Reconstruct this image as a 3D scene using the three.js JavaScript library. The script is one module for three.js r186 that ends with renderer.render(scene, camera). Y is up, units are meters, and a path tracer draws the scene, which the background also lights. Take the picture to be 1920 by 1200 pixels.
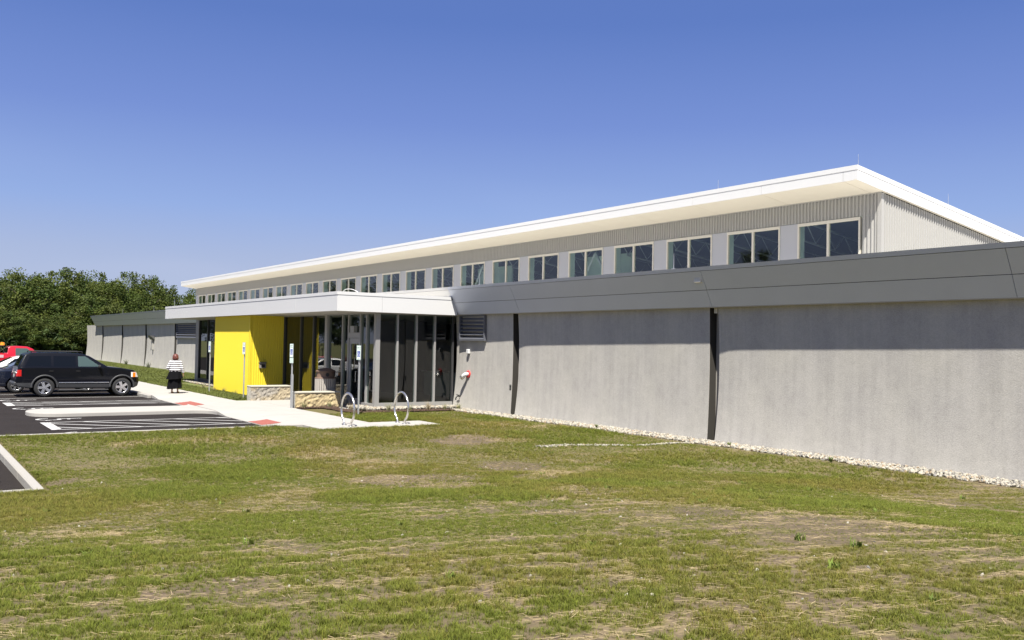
import * as THREE from 'three';
import { mergeGeometries } from 'three/addons/utils/BufferGeometryUtils.js';

// ───────────────────────── camera, sky, sun, exposure ─────────────────────────
const scene = new THREE.Scene();
const camera = new THREE.PerspectiveCamera(38.88, 1.6, 0.1, 3000);
{
  const phi = 34.4214 * Math.PI / 180, pitch = 1.5123 * Math.PI / 180, roll = 1.1 * Math.PI / 180;
  const f = new THREE.Vector3(-Math.cos(phi) * Math.cos(pitch), Math.sin(pitch), -Math.sin(phi) * Math.cos(pitch));
  const r = new THREE.Vector3().crossVectors(f, new THREE.Vector3(0, 1, 0)).normalize();
  const u = new THREE.Vector3().crossVectors(r, f);
  const r2 = r.clone().multiplyScalar(Math.cos(roll)).addScaledVector(u, Math.sin(roll));
  const u2 = u.clone().multiplyScalar(Math.cos(roll)).addScaledVector(r, -Math.sin(roll));
  camera.position.set(0, 2.4, 17.2);
  camera.quaternion.setFromRotationMatrix(new THREE.Matrix4().makeBasis(r2, u2, f.clone().negate()));
}
// faint streaks of high cloud low over the horizon
function cirrus(az, e) { let v = 0; for (let k = 1; k <= 5; k++) v += Math.sin(az * (3 + 5 * k) + k * 1.7 + 1.3 * Math.sin(e * .55 * k + az * 4)) * Math.sin(e * (.35 + .28 * k) + k * 2.1 + .8 * Math.sin(az * 9)) / k; return .16 * Math.max(0, v - .25) * Math.exp(-Math.pow((e - 5.5) / 4.5, 2)); }
const EXPOSURE = 2.25;
const SUN_DIR = new THREE.Vector3(0.479, 1, 0.342).normalize();
{
  const w = 1024, h = 512, d = new Float32Array(w * h * 4);
  const stops = [[0, .52, .58, .74], [5, .405, .495, .73], [8, .300, .432, .775], [13.5, .184, .288, .665], [19.5, .112, .205, .55], [32, .09, .165, .46], [55, .065, .125, .37], [90, .055, .105, .33]];
  const v = new THREE.Vector3();
  for (let j = 0; j < h; j++) for (let i = 0; i < w; i++) {
    const el = ((j + .5) / h - .5) * Math.PI, az = ((i + .5) / w - .5) * 2 * Math.PI;
    v.set(Math.cos(el) * Math.cos(az), Math.sin(el), Math.cos(el) * Math.sin(az));
    const e = Math.max(0, el * 180 / Math.PI);
    let k = 0; while (k < stops.length - 2 && e > stops[k + 1][0]) k++;
    const t = Math.min(1, (e - stops[k][0]) / (stops[k + 1][0] - stops[k][0]));
    const ang = Math.acos(Math.min(1, v.dot(SUN_DIR))) * 180 / Math.PI;
    const aur = .40 * Math.exp(-ang / 14) + .05 * Math.exp(-ang / 45);     // bright sky round the sun
    const wisp = cirrus(az, e);
    const o = (j * w + i) * 4;
    for (let c = 0; c < 3; c++) {
      let L = stops[k][c + 1] + (stops[k + 1][c + 1] - stops[k][c + 1]) * t;
      L += aur * [1, 1, 1.02][c]; L *= 1 + wisp * [.5, .32, .12][c];
      d[o + c] = L / EXPOSURE;
    }
    d[o + 3] = 1;
  }
  const sky = new THREE.DataTexture(d, w, h, THREE.RGBAFormat, THREE.FloatType);
  sky.mapping = THREE.EquirectangularReflectionMapping; sky.magFilter = THREE.LinearFilter; sky.minFilter = THREE.LinearFilter; sky.needsUpdate = true;
  scene.background = sky; scene.environment = sky;
}
const sun = new THREE.DirectionalLight(new THREE.Color().setRGB(1, .955, .87), 5);
sun.position.copy(SUN_DIR).multiplyScalar(200).add(new THREE.Vector3(-50, 0, 0)); sun.target.position.set(-50, 0, 0);
sun.castShadow = true; sun.shadow.mapSize.set(4096, 4096);
Object.assign(sun.shadow.camera, { left: -130, right: 130, top: 130, bottom: -130, near: 1, far: 500 });
scene.add(sun, sun.target);
const renderer = new THREE.WebGLRenderer({ antialias: true });
renderer.toneMapping = THREE.LinearToneMapping; renderer.toneMappingExposure = EXPOSURE; renderer.shadowMap.enabled = true;

// ───────────────────────── helpers ─────────────────────────
let seed = 12345;
const rnd = () => { seed = (seed * 1664525 + 1013904223) >>> 0; return seed / 4294967296; };
const rr = (a, b) => a + (b - a) * rnd();
const clamp = (x, a = 0, b = 1) => Math.min(b, Math.max(a, x));
const lerp = (a, b, t) => a + (b - a) * t;
const S = t => { t = clamp(t); return t * t * (3 - 2 * t); };
const hash = (x, y, s = 0) => { let n = Math.imul(x | 0, 374761393) + Math.imul(y | 0, 668265263) + Math.imul(s | 0, 1442695041); n = Math.imul(n ^ (n >>> 13), 1274126177); return ((n ^ (n >>> 16)) >>> 0) / 4294967296; };
function vnoise(x, y, s = 0, per = 0) {
  const xi = Math.floor(x), yi = Math.floor(y), fx = x - xi, fy = y - yi, u = fx * fx * (3 - 2 * fx), w = fy * fy * (3 - 2 * fy);
  const m = per ? (a => ((a % per) + per) % per) : (a => a);
  const a = hash(m(xi), m(yi), s), b = hash(m(xi + 1), m(yi), s), c = hash(m(xi), m(yi + 1), s), d = hash(m(xi + 1), m(yi + 1), s);
  return a + (b - a) * u + (c - a) * w + (a - b - c + d) * u * w;
}
const fbm = (x, y, o = 4, s = 0, per = 0) => { let v = 0, a = .5, f = 1; for (let i = 0; i < o; i++) { v += a * vnoise(x * f, y * f, s + i * 17, per ? per * f : 0); a *= .5; f *= 2; } return v / (1 - Math.pow(.5, o)); };
const srgb = c => c <= .0031308 ? c * 12.92 : 1.055 * Math.pow(c, 1 / 2.4) - .055;
function tex(w, h, fn, color = true) {                       // fn(i, j) returns linear rgb (colour) or a height 0..1
  const d = new Uint8Array(w * h * 4);
  for (let j = 0; j < h; j++) for (let i = 0; i < w; i++) {
    const o = (j * w + i) * 4, c = fn(i, j);
    for (let k = 0; k < 3; k++) d[o + k] = Math.round(255 * clamp(color ? srgb(Math.max(0, c[k])) : c));
    d[o + 3] = 255;
  }
  const t = new THREE.DataTexture(d, w, h); t.wrapS = t.wrapT = THREE.RepeatWrapping; t.magFilter = THREE.LinearFilter; t.minFilter = THREE.LinearMipmapLinearFilter; t.generateMipmaps = true;
  if (color) t.colorSpace = THREE.SRGBColorSpace; t.needsUpdate = true; return t;
}
const lin = (r, g, b) => new THREE.Color().setRGB(r, g, b);
const M = (r, g, b, rough = .8, o = {}) => new THREE.MeshStandardMaterial({ color: lin(r, g, b), roughness: rough, side: THREE.DoubleSide, ...o });
const P = (r, g, b, rough, o = {}) => new THREE.MeshPhysicalMaterial({ color: lin(r, g, b), roughness: rough, side: THREE.DoubleSide, ...o });
const taken = {};
function numbered(n) { if (taken[n] === undefined) { taken[n] = 0; return n; } taken[n]++; return n + '_' + String(taken[n]).padStart(3, '0'); }
function shade(o) { o.traverse(m => { if (m.isMesh) { m.castShadow = true; m.receiveShadow = true; } }); return o; }
function thing(name, label, category, pos = [0, 0, 0], group) {
  const o = new THREE.Group(); o.name = numbered(name); o.position.set(...pos); o.userData = { label, category };
  if (group) o.userData.group = group; scene.add(o); return o;
}
function part(parent, name, geo, mat) {                     // geometry in world coordinates, parent anywhere
  const m = new THREE.Mesh(geo, mat); m.name = name; m.castShadow = m.receiveShadow = true;
  const off = new THREE.Vector3(); for (let p = parent; p && p !== scene; p = p.parent) off.add(p.position);
  m.position.copy(off.negate()); parent.add(m); return m;
}
function partGroup(parent, name) { const g = new THREE.Group(); g.name = name; parent.add(g); return g; }
function single(name, geo, mat, label, category, group) {
  const m = new THREE.Mesh(geo, mat); m.name = numbered(name); m.castShadow = m.receiveShadow = true; m.userData = { label, category }; if (group) m.userData.group = group; scene.add(m); return m;
}
function struct(name, geo, mat) { const m = new THREE.Mesh(geo, mat); m.name = numbered(name); m.castShadow = m.receiveShadow = true; m.userData = { kind: 'structure' }; scene.add(m); return m; }
function cloneOf(src, label, pos, turn) { const c = src.clone(); c.name = numbered(src.name.replace(/_\d{3}$/, '')); c.userData = { ...src.userData, label }; c.position.set(...pos); if (turn !== undefined) c.rotation.y = turn; scene.add(c); return c; }

function box(x0, x1, y0, y1, z0, z1, b = 0) {
  if (z1 - z0 < .003 || x1 - x0 < .003) {                     // a pane of glass: one sheet
    const alongX = z1 - z0 < .003, g = new THREE.PlaneGeometry(alongX ? x1 - x0 : z1 - z0, y1 - y0); if (!alongX) g.rotateY(Math.PI / 2);
    g.translate((x0 + x1) / 2, (y0 + y1) / 2, (z0 + z1) / 2); return g;
  }
  if (!b) { const g = new THREE.BoxGeometry(x1 - x0, y1 - y0, z1 - z0); g.translate((x0 + x1) / 2, (y0 + y1) / 2, (z0 + z1) / 2); return g; }
  return hexa([[x0, y0, z0], [x1, y0, z0], [x1, y0, z1], [x0, y0, z1], [x0, y1, z0], [x1, y1, z0], [x1, y1, z1], [x0, y1, z1]], b);
}
function polyGeo(tris, uvScale = 1) {                        // flat shaded triangles [[p,p,p],...]
  const a = new Float32Array(tris.length * 9); let k = 0; for (const t of tris) for (const p of t) { a[k++] = p[0]; a[k++] = p[1]; a[k++] = p[2]; }
  const g = new THREE.BufferGeometry(); g.setAttribute('position', new THREE.BufferAttribute(a, 3)); g.computeVertexNormals(); return boxUV(g, uvScale);
}
function hexa(p, bevel = 0) {                                // 8 corners: bottom ring 0-3, top ring 4-7
  const q = [[0, 1, 5, 4], [1, 2, 6, 5], [2, 3, 7, 6], [3, 0, 4, 7], [4, 5, 6, 7], [3, 2, 1, 0]], tris = [];
  if (!bevel) { for (const [a, b, c, d] of q) tris.push([p[a], p[c], p[b]].map(x => x), [p[a], p[d], p[c]]); return polyGeo(tris); }
  const c = [0, 1, 2].map(i => p.reduce((s, v) => s + v[i], 0) / 8);
  // each corner gives three inset copies, one for each face that meets it
  const faces = q, cor = {};
  faces.forEach((f, fi) => f.forEach((vi, k) => {
    const prev = p[f[(k + 3) % 4]], next = p[f[(k + 1) % 4]], v = p[vi];
    const d1 = [0, 1, 2].map(i => prev[i] - v[i]), d2 = [0, 1, 2].map(i => next[i] - v[i]);
    const l1 = Math.hypot(...d1), l2 = Math.hypot(...d2);
    cor[fi + '_' + vi] = [0, 1, 2].map(i => v[i] + d1[i] / l1 * bevel + d2[i] / l2 * bevel);
  }));
  const push = (a, b, d) => { const n = new THREE.Vector3().crossVectors(new THREE.Vector3(...b).sub(new THREE.Vector3(...a)), new THREE.Vector3(...d).sub(new THREE.Vector3(...a))); const m = [0, 1, 2].map(i => (a[i] + b[i] + d[i]) / 3 - c[i]); (n.x * m[0] + n.y * m[1] + n.z * m[2] > 0) ? tris.push([a, b, d]) : tris.push([a, d, b]); };
  faces.forEach((f, fi) => { const w = f.map(v => cor[fi + '_' + v]); push(w[0], w[1], w[2]); push(w[0], w[2], w[3]); });
  const edges = {};
  faces.forEach((f, fi) => f.forEach((v, k) => { const u = f[(k + 1) % 4], key = Math.min(u, v) + '_' + Math.max(u, v); (edges[key] ||= []).push(fi); }));
  for (const key in edges) { const [u, v] = key.split('_').map(Number), [f1, f2] = edges[key]; const a = cor[f1 + '_' + u], b = cor[f1 + '_' + v], d = cor[f2 + '_' + v], e = cor[f2 + '_' + u]; push(a, b, d); push(a, d, e); }
  for (let v = 0; v < 8; v++) { const fs = faces.map((f, i) => f.includes(v) ? i : -1).filter(i => i >= 0); push(cor[fs[0] + '_' + v], cor[fs[1] + '_' + v], cor[fs[2] + '_' + v]); }
  return polyGeo(tris);
}
function boxUV(g, s = 1) {                                   // uv in metres by the way a face points
  const p = g.attributes.position, n = g.attributes.normal, uv = new Float32Array(p.count * 2);
  for (let i = 0; i < p.count; i++) {
    const ax = Math.abs(n.getX(i)), ay = Math.abs(n.getY(i)), az = Math.abs(n.getZ(i));
    const [u, v] = ay > ax && ay > az ? [p.getX(i), p.getZ(i)] : ax > az ? [p.getZ(i), p.getY(i)] : [p.getX(i), p.getY(i)];
    uv[2 * i] = u / s; uv[2 * i + 1] = v / s;
  }
  g.setAttribute('uv', new THREE.BufferAttribute(uv, 2)); return g;
}
function strip(g) { const r = g.index ? g.toNonIndexed() : g; for (const k of Object.keys(r.attributes)) if (!['position', 'normal', 'uv'].includes(k)) r.deleteAttribute(k); if (!r.attributes.normal) r.computeVertexNormals(); if (!r.attributes.uv) boxUV(r); return r; }
const merge = list => mergeGeometries(list.map(strip), false);
function bar(a, b, r, n = 6, r2 = r) { const A = new THREE.Vector3(...a), B = new THREE.Vector3(...b), d = B.clone().sub(A), g = new THREE.CylinderGeometry(r2, r, d.length(), n); g.applyQuaternion(new THREE.Quaternion().setFromUnitVectors(new THREE.Vector3(0, 1, 0), d.clone().normalize())); const c = A.add(B).multiplyScalar(.5); g.translate(c.x, c.y, c.z); return g; }
function tube(pts, r, seg = 40, rad = 8) { return new THREE.TubeGeometry(new THREE.CatmullRomCurve3(pts.map(p => new THREE.Vector3(...p))), seg, r, rad, false); }
// a ribbed metal sheet: runs along a to b (x, z), ribs stand out along n (x, z); y from lo(t) to hi(t)
function ribbed(a, b, n, lo, hi, pitch, depth, valley = .45) {
  const L = Math.hypot(b[0] - a[0], b[1] - a[1]), tris = [], prof = [[0, 0], [valley, 0], [valley + .12, 1], [.88, 1], [1, 0]], pts = [];
  for (let s = 0; s < L; s += pitch) for (const [u, o] of prof) { const t = s + u * pitch; if (t <= L && (!pts.length || t > pts[pts.length - 1][0] + 1e-6)) pts.push([t, o * depth]); }
  if (pts[pts.length - 1][0] < L - 1e-6) pts.push([L, 0]);
  const v = (t, o, y) => [a[0] + (b[0] - a[0]) * t / L + n[0] * o, y, a[1] + (b[1] - a[1]) * t / L + n[1] * o];
  for (let i = 0; i < pts.length - 1; i++) {
    const [t0, o0] = pts[i], [t1, o1] = pts[i + 1];
    const A = v(t0, o0, lo(t0)), B = v(t1, o1, lo(t1)), C = v(t1, o1, hi(t1)), D = v(t0, o0, hi(t0));
    tris.push([A, B, C], [A, C, D]);
  }
  return polyGeo(tris);
}

// ───────────────────────── materials ─────────────────────────
const tConcrete = tex(1024, 1024, (i, j) => {
  const u = i / 1024, v = j / 1024;
  const big = fbm(u * 4, v * 3, 4, 3, 4 * 1) - .5, mid = fbm(u * 24, v * 24, 3, 9, 24) - .5, fine = hash(i, j, 5) - .5, gr = vnoise(u * 256, v * 256, 21, 256) - .5;
  const streak = fbm(u * 32, v * 2, 3, 31, 32) - .5;
  const k = 1 + .20 * big + .13 * mid + .20 * fine + .20 * gr + .20 * streak;
  return [.392 * k, .374 * k, .342 * k * (1 - .05 * big)];
});
tConcrete.wrapS = tConcrete.wrapT = THREE.RepeatWrapping;
const hConcrete = tex(512, 512, (i, j) => .5 + .35 * (hash(i, j, 77) - .5) + .5 * (vnoise(i / 5, j / 5, 8, 0) - .5), false);
const tWalk = tex(512, 512, (i, j) => { const u = i / 512, v = j / 512, k = 1 + .14 * (fbm(u * 6, v * 6, 4, 4, 6) - .5) + .10 * (hash(i, j, 9) - .5); return [.325 * k, .31 * k, .285 * k]; });
const tAsph = tex(512, 512, (i, j) => { const u = i / 512, v = j / 512, k = 1 + .5 * (hash(i, j, 2) - .5) + .4 * (vnoise(u * 128, v * 128, 3, 128) - .5) + .35 * (fbm(u * 5, v * 5, 4, 6, 5) - .5); return [.0225 * k, .0188 * k, .0175 * k]; });
const hGrain = tex(256, 256, (i, j) => hash(i, j, 11), false);
const tGreyPanel = tex(512, 512, (i, j) => { const u = i / 512, v = j / 512, k = 1 + .06 * (fbm(u * 4, v * 4, 4, 2, 4) - .5) + .07 * (hash(i, j, 4) - .5); return [.53 * k, .56 * k, .63 * k]; });
const rep = (t, s) => { const c = t.clone(); c.repeat.set(1 / s, 1 / s); c.needsUpdate = true; return c; };
const mat = {
  concrete: M(1, 1, 1, .92, { map: rep(tConcrete, 3.7), bumpMap: rep(hConcrete, .9), bumpScale: .004 }),
  recess: M(.33, .31, .28, .9),
  liner: M(.030, .027, .022, .8),
  grey: M(1, 1, 1, .48, { map: rep(tGreyPanel, 2.3), metalness: .2 }),
  joint: M(.02, .02, .022, .9),
  white: M(.56, .56, .555, .45),
  whiteRoof: M(.62, .60, .55, .8),
  soffit: M(.56, .525, .45, .7),
  soffitGrey: M(.42, .40, .36, .8),
  siding: M(.315, .31, .295, .6),
  cream: M(.55, .52, .45, .5),
  pier: M(.355, .36, .385, .6),
  pierInside: M(.40, .47, .43, .8),
  yellow: M(.66, .525, .03, .6),
  alu: M(.34, .335, .325, .42, { metalness: .35 }),
  darkAlu: M(.05, .05, .052, .4, { metalness: .2 }),
  louver: M(.13, .135, .155, .5, { metalness: .2 }),
  black: M(.012, .012, .013, .6),
  glass: P(.80, .90, .86, .02, { transmission: 1, thickness: 0, ior: 1.75 }),
  glassDark: P(.40, .50, .46, .015, { transmission: 1, thickness: 0, ior: 1.62 }),
  walk: M(1, 1, 1, .9, { map: rep(tWalk, 2.9), bumpMap: rep(hGrain, .8), bumpScale: .002 }),
  kerb: M(.30, .285, .26, .9, { bumpMap: rep(hGrain, .6), bumpScale: .003 }),
  asphalt: P(1, 1, 1, .95, { specularIntensity: .25, map: rep(tAsph, 2.2), bumpMap: rep(hGrain, 1.1), bumpScale: .005 }),
  paint: M(.40, .395, .38, .75),
  brick: M(.25, .075, .058, .85),
  galv: M(.50, .51, .52, .38, { metalness: .6 }),
  steel: M(.62, .60, .57, .25, { metalness: .9 }),
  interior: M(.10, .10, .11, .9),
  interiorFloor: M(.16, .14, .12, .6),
  joist: M(.34, .35, .36, .7),
};

// ───────────────────────── the building ─────────────────────────
const FB = [.11, 3.43], FM = [.305, 3.85], FT = [.545, 4.315], FC = [.58, 4.415];     // grey fascia: z, y at foot, seam, top, cap
const WALL_L = -105.3, WALL_R = 2.2;
const bld = thing('civic_building', 'long low grey concrete building with white clerestory roof and yellow entrance', 'building', [-50, 0, -8]);
const profile = t => .12 * Math.sin(Math.PI * Math.pow(clamp(t), .85) * .78);        // how far the wall curves back between foot and eaves
function wallPanel(x0, x1, y1 = 3.5) {
  const g = new THREE.BoxGeometry(x1 - x0, y1, .3, 26, 20, 1); g.translate((x0 + x1) / 2, y1 / 2, -.15);
  const p = g.attributes.position;
  for (let i = 0; i < p.count; i++) if (p.getZ(i) > -.01) {
    const s = (p.getX(i) - x0) / (x1 - x0), t = p.getY(i) / 3.5;
    p.setZ(i, -profile(t) * (1 - .45 * s) - .035 * Math.sin(Math.PI * clamp(t)) * Math.exp(-(p.getX(i) - x0) / .25));
  }
  g.computeVertexNormals(); return boxUV(g);
}
const gapR = [-16.24, -24.98], panelsR = [[-28.9, -25.1], [-24.86, -16.24], [-15.99, -7.05], [-6.8, WALL_R]];
for (const [a, b] of panelsR) part(bld, 'wall_panel', wallPanel(a, b), mat.concrete);
const panelsL = [[-105.3, -96.62], [-96.38, -87.5], [-87.26, -78.34], [-78.1, -69.06], [-68.8, -51.7]];
for (const [a, b] of panelsL) part(bld, 'wall_panel', wallPanel(a, b), mat.concrete);
for (const x of [-24.98, -16.115, -6.925]) part(bld, 'joint_recess', box(x - .2, x + .2, -.1, 3.45, -.36, -.305), mat.recess);
for (const x of [-96.5, -87.38, -78.22, -68.93]) part(bld, 'joint_recess', box(x - .2, x + .2, -.1, 3.45, -.36, -.305), mat.recess);
// each gap's near cheek is lined with dark metal that follows the curve
for (const x of [-25.1, -16.24, -7.05, -96.62, -87.5, -78.34, -69.06]) { const tr = [], X = x + .006; for (let i = 0; i < 20; i++) { const y0 = i * .1725, y1 = y0 + .1725, f = y => -profile(y / 3.5) * .55 - .003; tr.push([[X, y0, -.30], [X, y0, f(y0)], [X, y1, f(y1)]], [[X, y0, -.30], [X, y1, f(y1)], [X, y1, -.30]]); } part(bld, 'joint_liner', polyGeo(tr), mat.liner); }
part(bld, 'downspout_outlet', merge([box(-16.16, -16.05, 3.28, 3.44, -.26, -.12)]), mat.cream);
part(bld, 'wall_base', box(WALL_L, WALL_R, -.5, -.02, -.5, -.32), mat.recess);
part(bld, 'end_wall', box(WALL_R - .3, WALL_R - .01, -.3, 4.2, -28, -.31), mat.concrete);
part(bld, 'end_wall', box(WALL_L + .02, WALL_L + .3, -.3, 3.45, -28, -.31), mat.concrete);
part(bld, 'rear_wall', box(-99.4, WALL_R, -.3, 4.11, -28.3, -28.01), mat.concrete);

// grey fascia panels, two rows, leaning out
function fasciaQuad(x0, x1, lo, hi, th = .03, g = .006) {
  const v = (x, p, o) => [x, p[1], p[0] - o];
  const l = [lo[0], lo[1] + g], h = [hi[0], hi[1] - g];
  return hexa([v(x0 + g, l, th), v(x1 - g, l, th), v(x1 - g, l, 0), v(x0 + g, l, 0), v(x0 + g, h, th), v(x1 - g, h, th), v(x1 - g, h, 0), v(x0 + g, h, 0)]);
}
const seamsR = [-28.42, -24.5, -16.02, -8.5, -.2, WALL_R], seamsL = [-99.6, -92.1, -84.6, -77.1, -69.6, -62.1, -51.7];
for (const s of [seamsR, seamsL]) {
  for (let i = 0; i < s.length - 1; i++) { part(bld, 'fascia_panel', fasciaQuad(s[i], s[i + 1], FB, FM), mat.grey); part(bld, 'fascia_panel', fasciaQuad(s[i], s[i + 1], FM, FT), mat.grey); }
  const a = s[0], b = s[s.length - 1];
  part(bld, 'fascia_backing', hexa([[a + .01, FB[1] + .02, FB[0] - .2], [b - .01, FB[1] + .02, FB[0] - .2], [b - .01, FB[1] + .02, FB[0] - .034], [a + .01, FB[1] + .02, FB[0] - .034], [a + .01, FC[1] - .06, FC[0] - .25], [b - .01, FC[1] - .06, FC[0] - .25], [b - .01, FC[1] - .06, FC[0] - .06], [a + .01, FC[1] - .06, FC[0] - .06]]), mat.joint);
  part(bld, 'fascia_cap', hexa([[a, FT[1] + .004, FT[0] - .3], [b, FT[1] + .004, FT[0] - .3], [b, FT[1] + .004, FT[0] + .012], [a, FT[1] + .004, FT[0] + .012], [a, FC[1], FC[0] - .3], [b, FC[1], FC[0] - .3], [b, FC[1], FC[0] + .012], [a, FC[1], FC[0] + .012]]), mat.grey);
  part(bld, 'eaves_soffit', box(a, b, FB[1] - .012, FB[1] + .01, -.35, FB[0] - .005), mat.soffitGrey);
}
// the white stretch of fascia above the entrance canopy
const wf = [-51.7, -47, -42, -37, -32.7, -28.42];
for (let i = 0; i < wf.length - 1; i++) part(bld, 'white_fascia_panel', fasciaQuad(wf[i], wf[i + 1], [FM[0] + .1, FM[1] + .2], FT), mat.white);
part(bld, 'white_fascia_cap', hexa([[-51.7, 4.319, .245], [-28.43, 4.319, .245], [-28.43, 4.319, .557], [-51.7, 4.319, .557], [-51.7, 4.415, .28], [-28.43, 4.415, .28], [-28.43, 4.415, .592], [-51.7, 4.415, .592]]), mat.white);
part(bld, 'low_roof', box(-99.5, WALL_R, 4.12, 4.2, -28, .35), mat.whiteRoof);

// clerestory
const CZ = -7.63, CX0 = -91.55, CX1 = -16.42, EAVE = 7.25, WTOP = 6.475, WBOT = 4.75, PITCH = 3.09, WW = 2.28;
const SLOPE = .14, roofY = z => EAVE + SLOPE * (z - CZ);    // underside of the roof
const winL = k => -19.44 - PITCH * k;
part(bld, 'upper_siding', ribbed([CX0, CZ], [CX1 - .09, CZ], [0, 1], () => WTOP + .11, () => EAVE - .03, .13, .042), mat.siding);
part(bld, 'upper_siding', ribbed([winL(0) + WW + .1, CZ], [CX1 - .09, CZ], [0, 1], () => 4.2, () => WTOP + .105, .13, .042), mat.siding);
part(bld, 'corner_trim', box(CX1 - .09, CX1 + .055, 4.2, EAVE - .02, CZ - .09, CZ + .055), mat.siding);
part(bld, 'gable_siding', ribbed([CX1, CZ - .09], [CX1, -20], [1, 0], () => 4.2, t => roofY(CZ - .09 - t) - .02, .13, .042), mat.siding);
part(bld, 'eaves_trim', box(CX0, CX1 + .05, EAVE - .03, EAVE + .03, CZ + .037, CZ + .06), mat.siding);
part(bld, 'wall_below_windows', box(CX0, CX1 - .3, 4.2, WBOT - .08, CZ - .3, CZ), mat.pier);
part(bld, 'upper_wall', box(CX0, CX1 - .05, WTOP + .10, EAVE - .05, CZ - .3, CZ - .01), mat.pierInside);
part(bld, 'inner_gable_wall', hexa([[CX1 - .25, 4.2, -20], [CX1 - .02, 4.2, -20], [CX1 - .02, 4.2, CZ - .1], [CX1 - .25, 4.2, CZ - .1], [CX1 - .25, roofY(-20) - .05, -20], [CX1 - .02, roofY(-20) - .05, -20], [CX1 - .02, roofY(CZ) - .06, CZ - .1], [CX1 - .25, roofY(CZ) - .06, CZ - .1]]), mat.pierInside);
part(bld, 'left_gable_wall', hexa([[CX0, 4.2, -20], [CX0 + .2, 4.2, -20], [CX0 + .2, 4.2, CZ], [CX0, 4.2, CZ], [CX0, roofY(-20), -20], [CX0 + .2, roofY(-20), -20], [CX0 + .2, EAVE, CZ], [CX0, EAVE, CZ]]), mat.siding);
for (let k = 0; k < 24; k++) {
  const x0 = winL(k), x1 = x0 + WW, next = k < 23 ? winL(k + 1) + WW : CX0;
  part(bld, 'window_pier', box(next + .045, x0 - .045, WBOT - .08, WTOP + .10, CZ - .012, CZ + .012), mat.pier);
  part(bld, 'inner_pier', box(next + .045, x0 - .045, WBOT - .08, WTOP + .10, CZ - .34, CZ - .016), mat.pierInside);
  const w = part(bld, 'window', merge([box(x0 - .04, x1 + .04, WTOP, WTOP + .095, CZ - .06, CZ + .035), box(x0 - .04, x1 + .04, WBOT - .08, WBOT, CZ - .06, CZ + .035), box(x0 - .04, x0 + .015, WBOT, WTOP, CZ - .06, CZ + .035), box(x1 - .015, x1 + .04, WBOT, WTOP, CZ - .06, CZ + .035)]), mat.cream);
  part(w, 'mullion', box((x0 + x1) / 2 - .04, (x0 + x1) / 2 + .04, WBOT, WTOP, CZ - .055, CZ + .03), mat.cream);
  part(w, 'pane', box(x0 + .015, (x0 + x1) / 2 - .04, WBOT, WTOP, CZ - .012, CZ - .011).translate(0, 0, 0), mat.glass);
  part(w, 'pane', box((x0 + x1) / 2 + .04, x1 - .015, WBOT, WTOP, CZ - .012, CZ - .011), mat.glass);
}
// inside the hall: deck, joists with zigzag webs, braces, columns
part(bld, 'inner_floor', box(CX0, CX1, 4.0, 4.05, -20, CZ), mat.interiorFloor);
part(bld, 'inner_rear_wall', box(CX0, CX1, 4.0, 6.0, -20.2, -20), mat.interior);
for (let k = 0; k < 26; k++) {
  const x = -17.5 - k * 2.9, zs = CZ - .5, list = [], y = z => roofY(z) - .04;
  list.push(bar([x, y(zs) - .12, zs], [x, y(-19.8) - .12, -19.8], .045, 4), bar([x, y(zs) - .85, zs - .5], [x, y(-19.8) - .75, -19.5], .04, 4));
  for (let z = zs; z > -19; z -= 1.1) list.push(bar([x, y(z) - .12, z], [x, y(z) - .82, z - .55], .025, 4), bar([x, y(z) - .82, z - .55], [x, y(z - 1.1) - .12, z - 1.1], .025, 4));
  part(bld, 'roof_joist', merge(list), mat.joist);
}
for (const x of [-30.6, -39.7]) { part(bld, 'wall_brace', merge([bar([x, 6.45, CZ - .5], [x - 1.25, 4.7, CZ - .5], .07, 4), bar([x, 6.45, CZ - .5], [x + 1.25, 4.7, CZ - .5], .07, 4)]), mat.joist); part(bld, 'brace_panel', box(x - 1.6, x + 1.6, 4.1, 6.4, CZ - 1.3, CZ - 1.2), mat.pierInside); }

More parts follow.
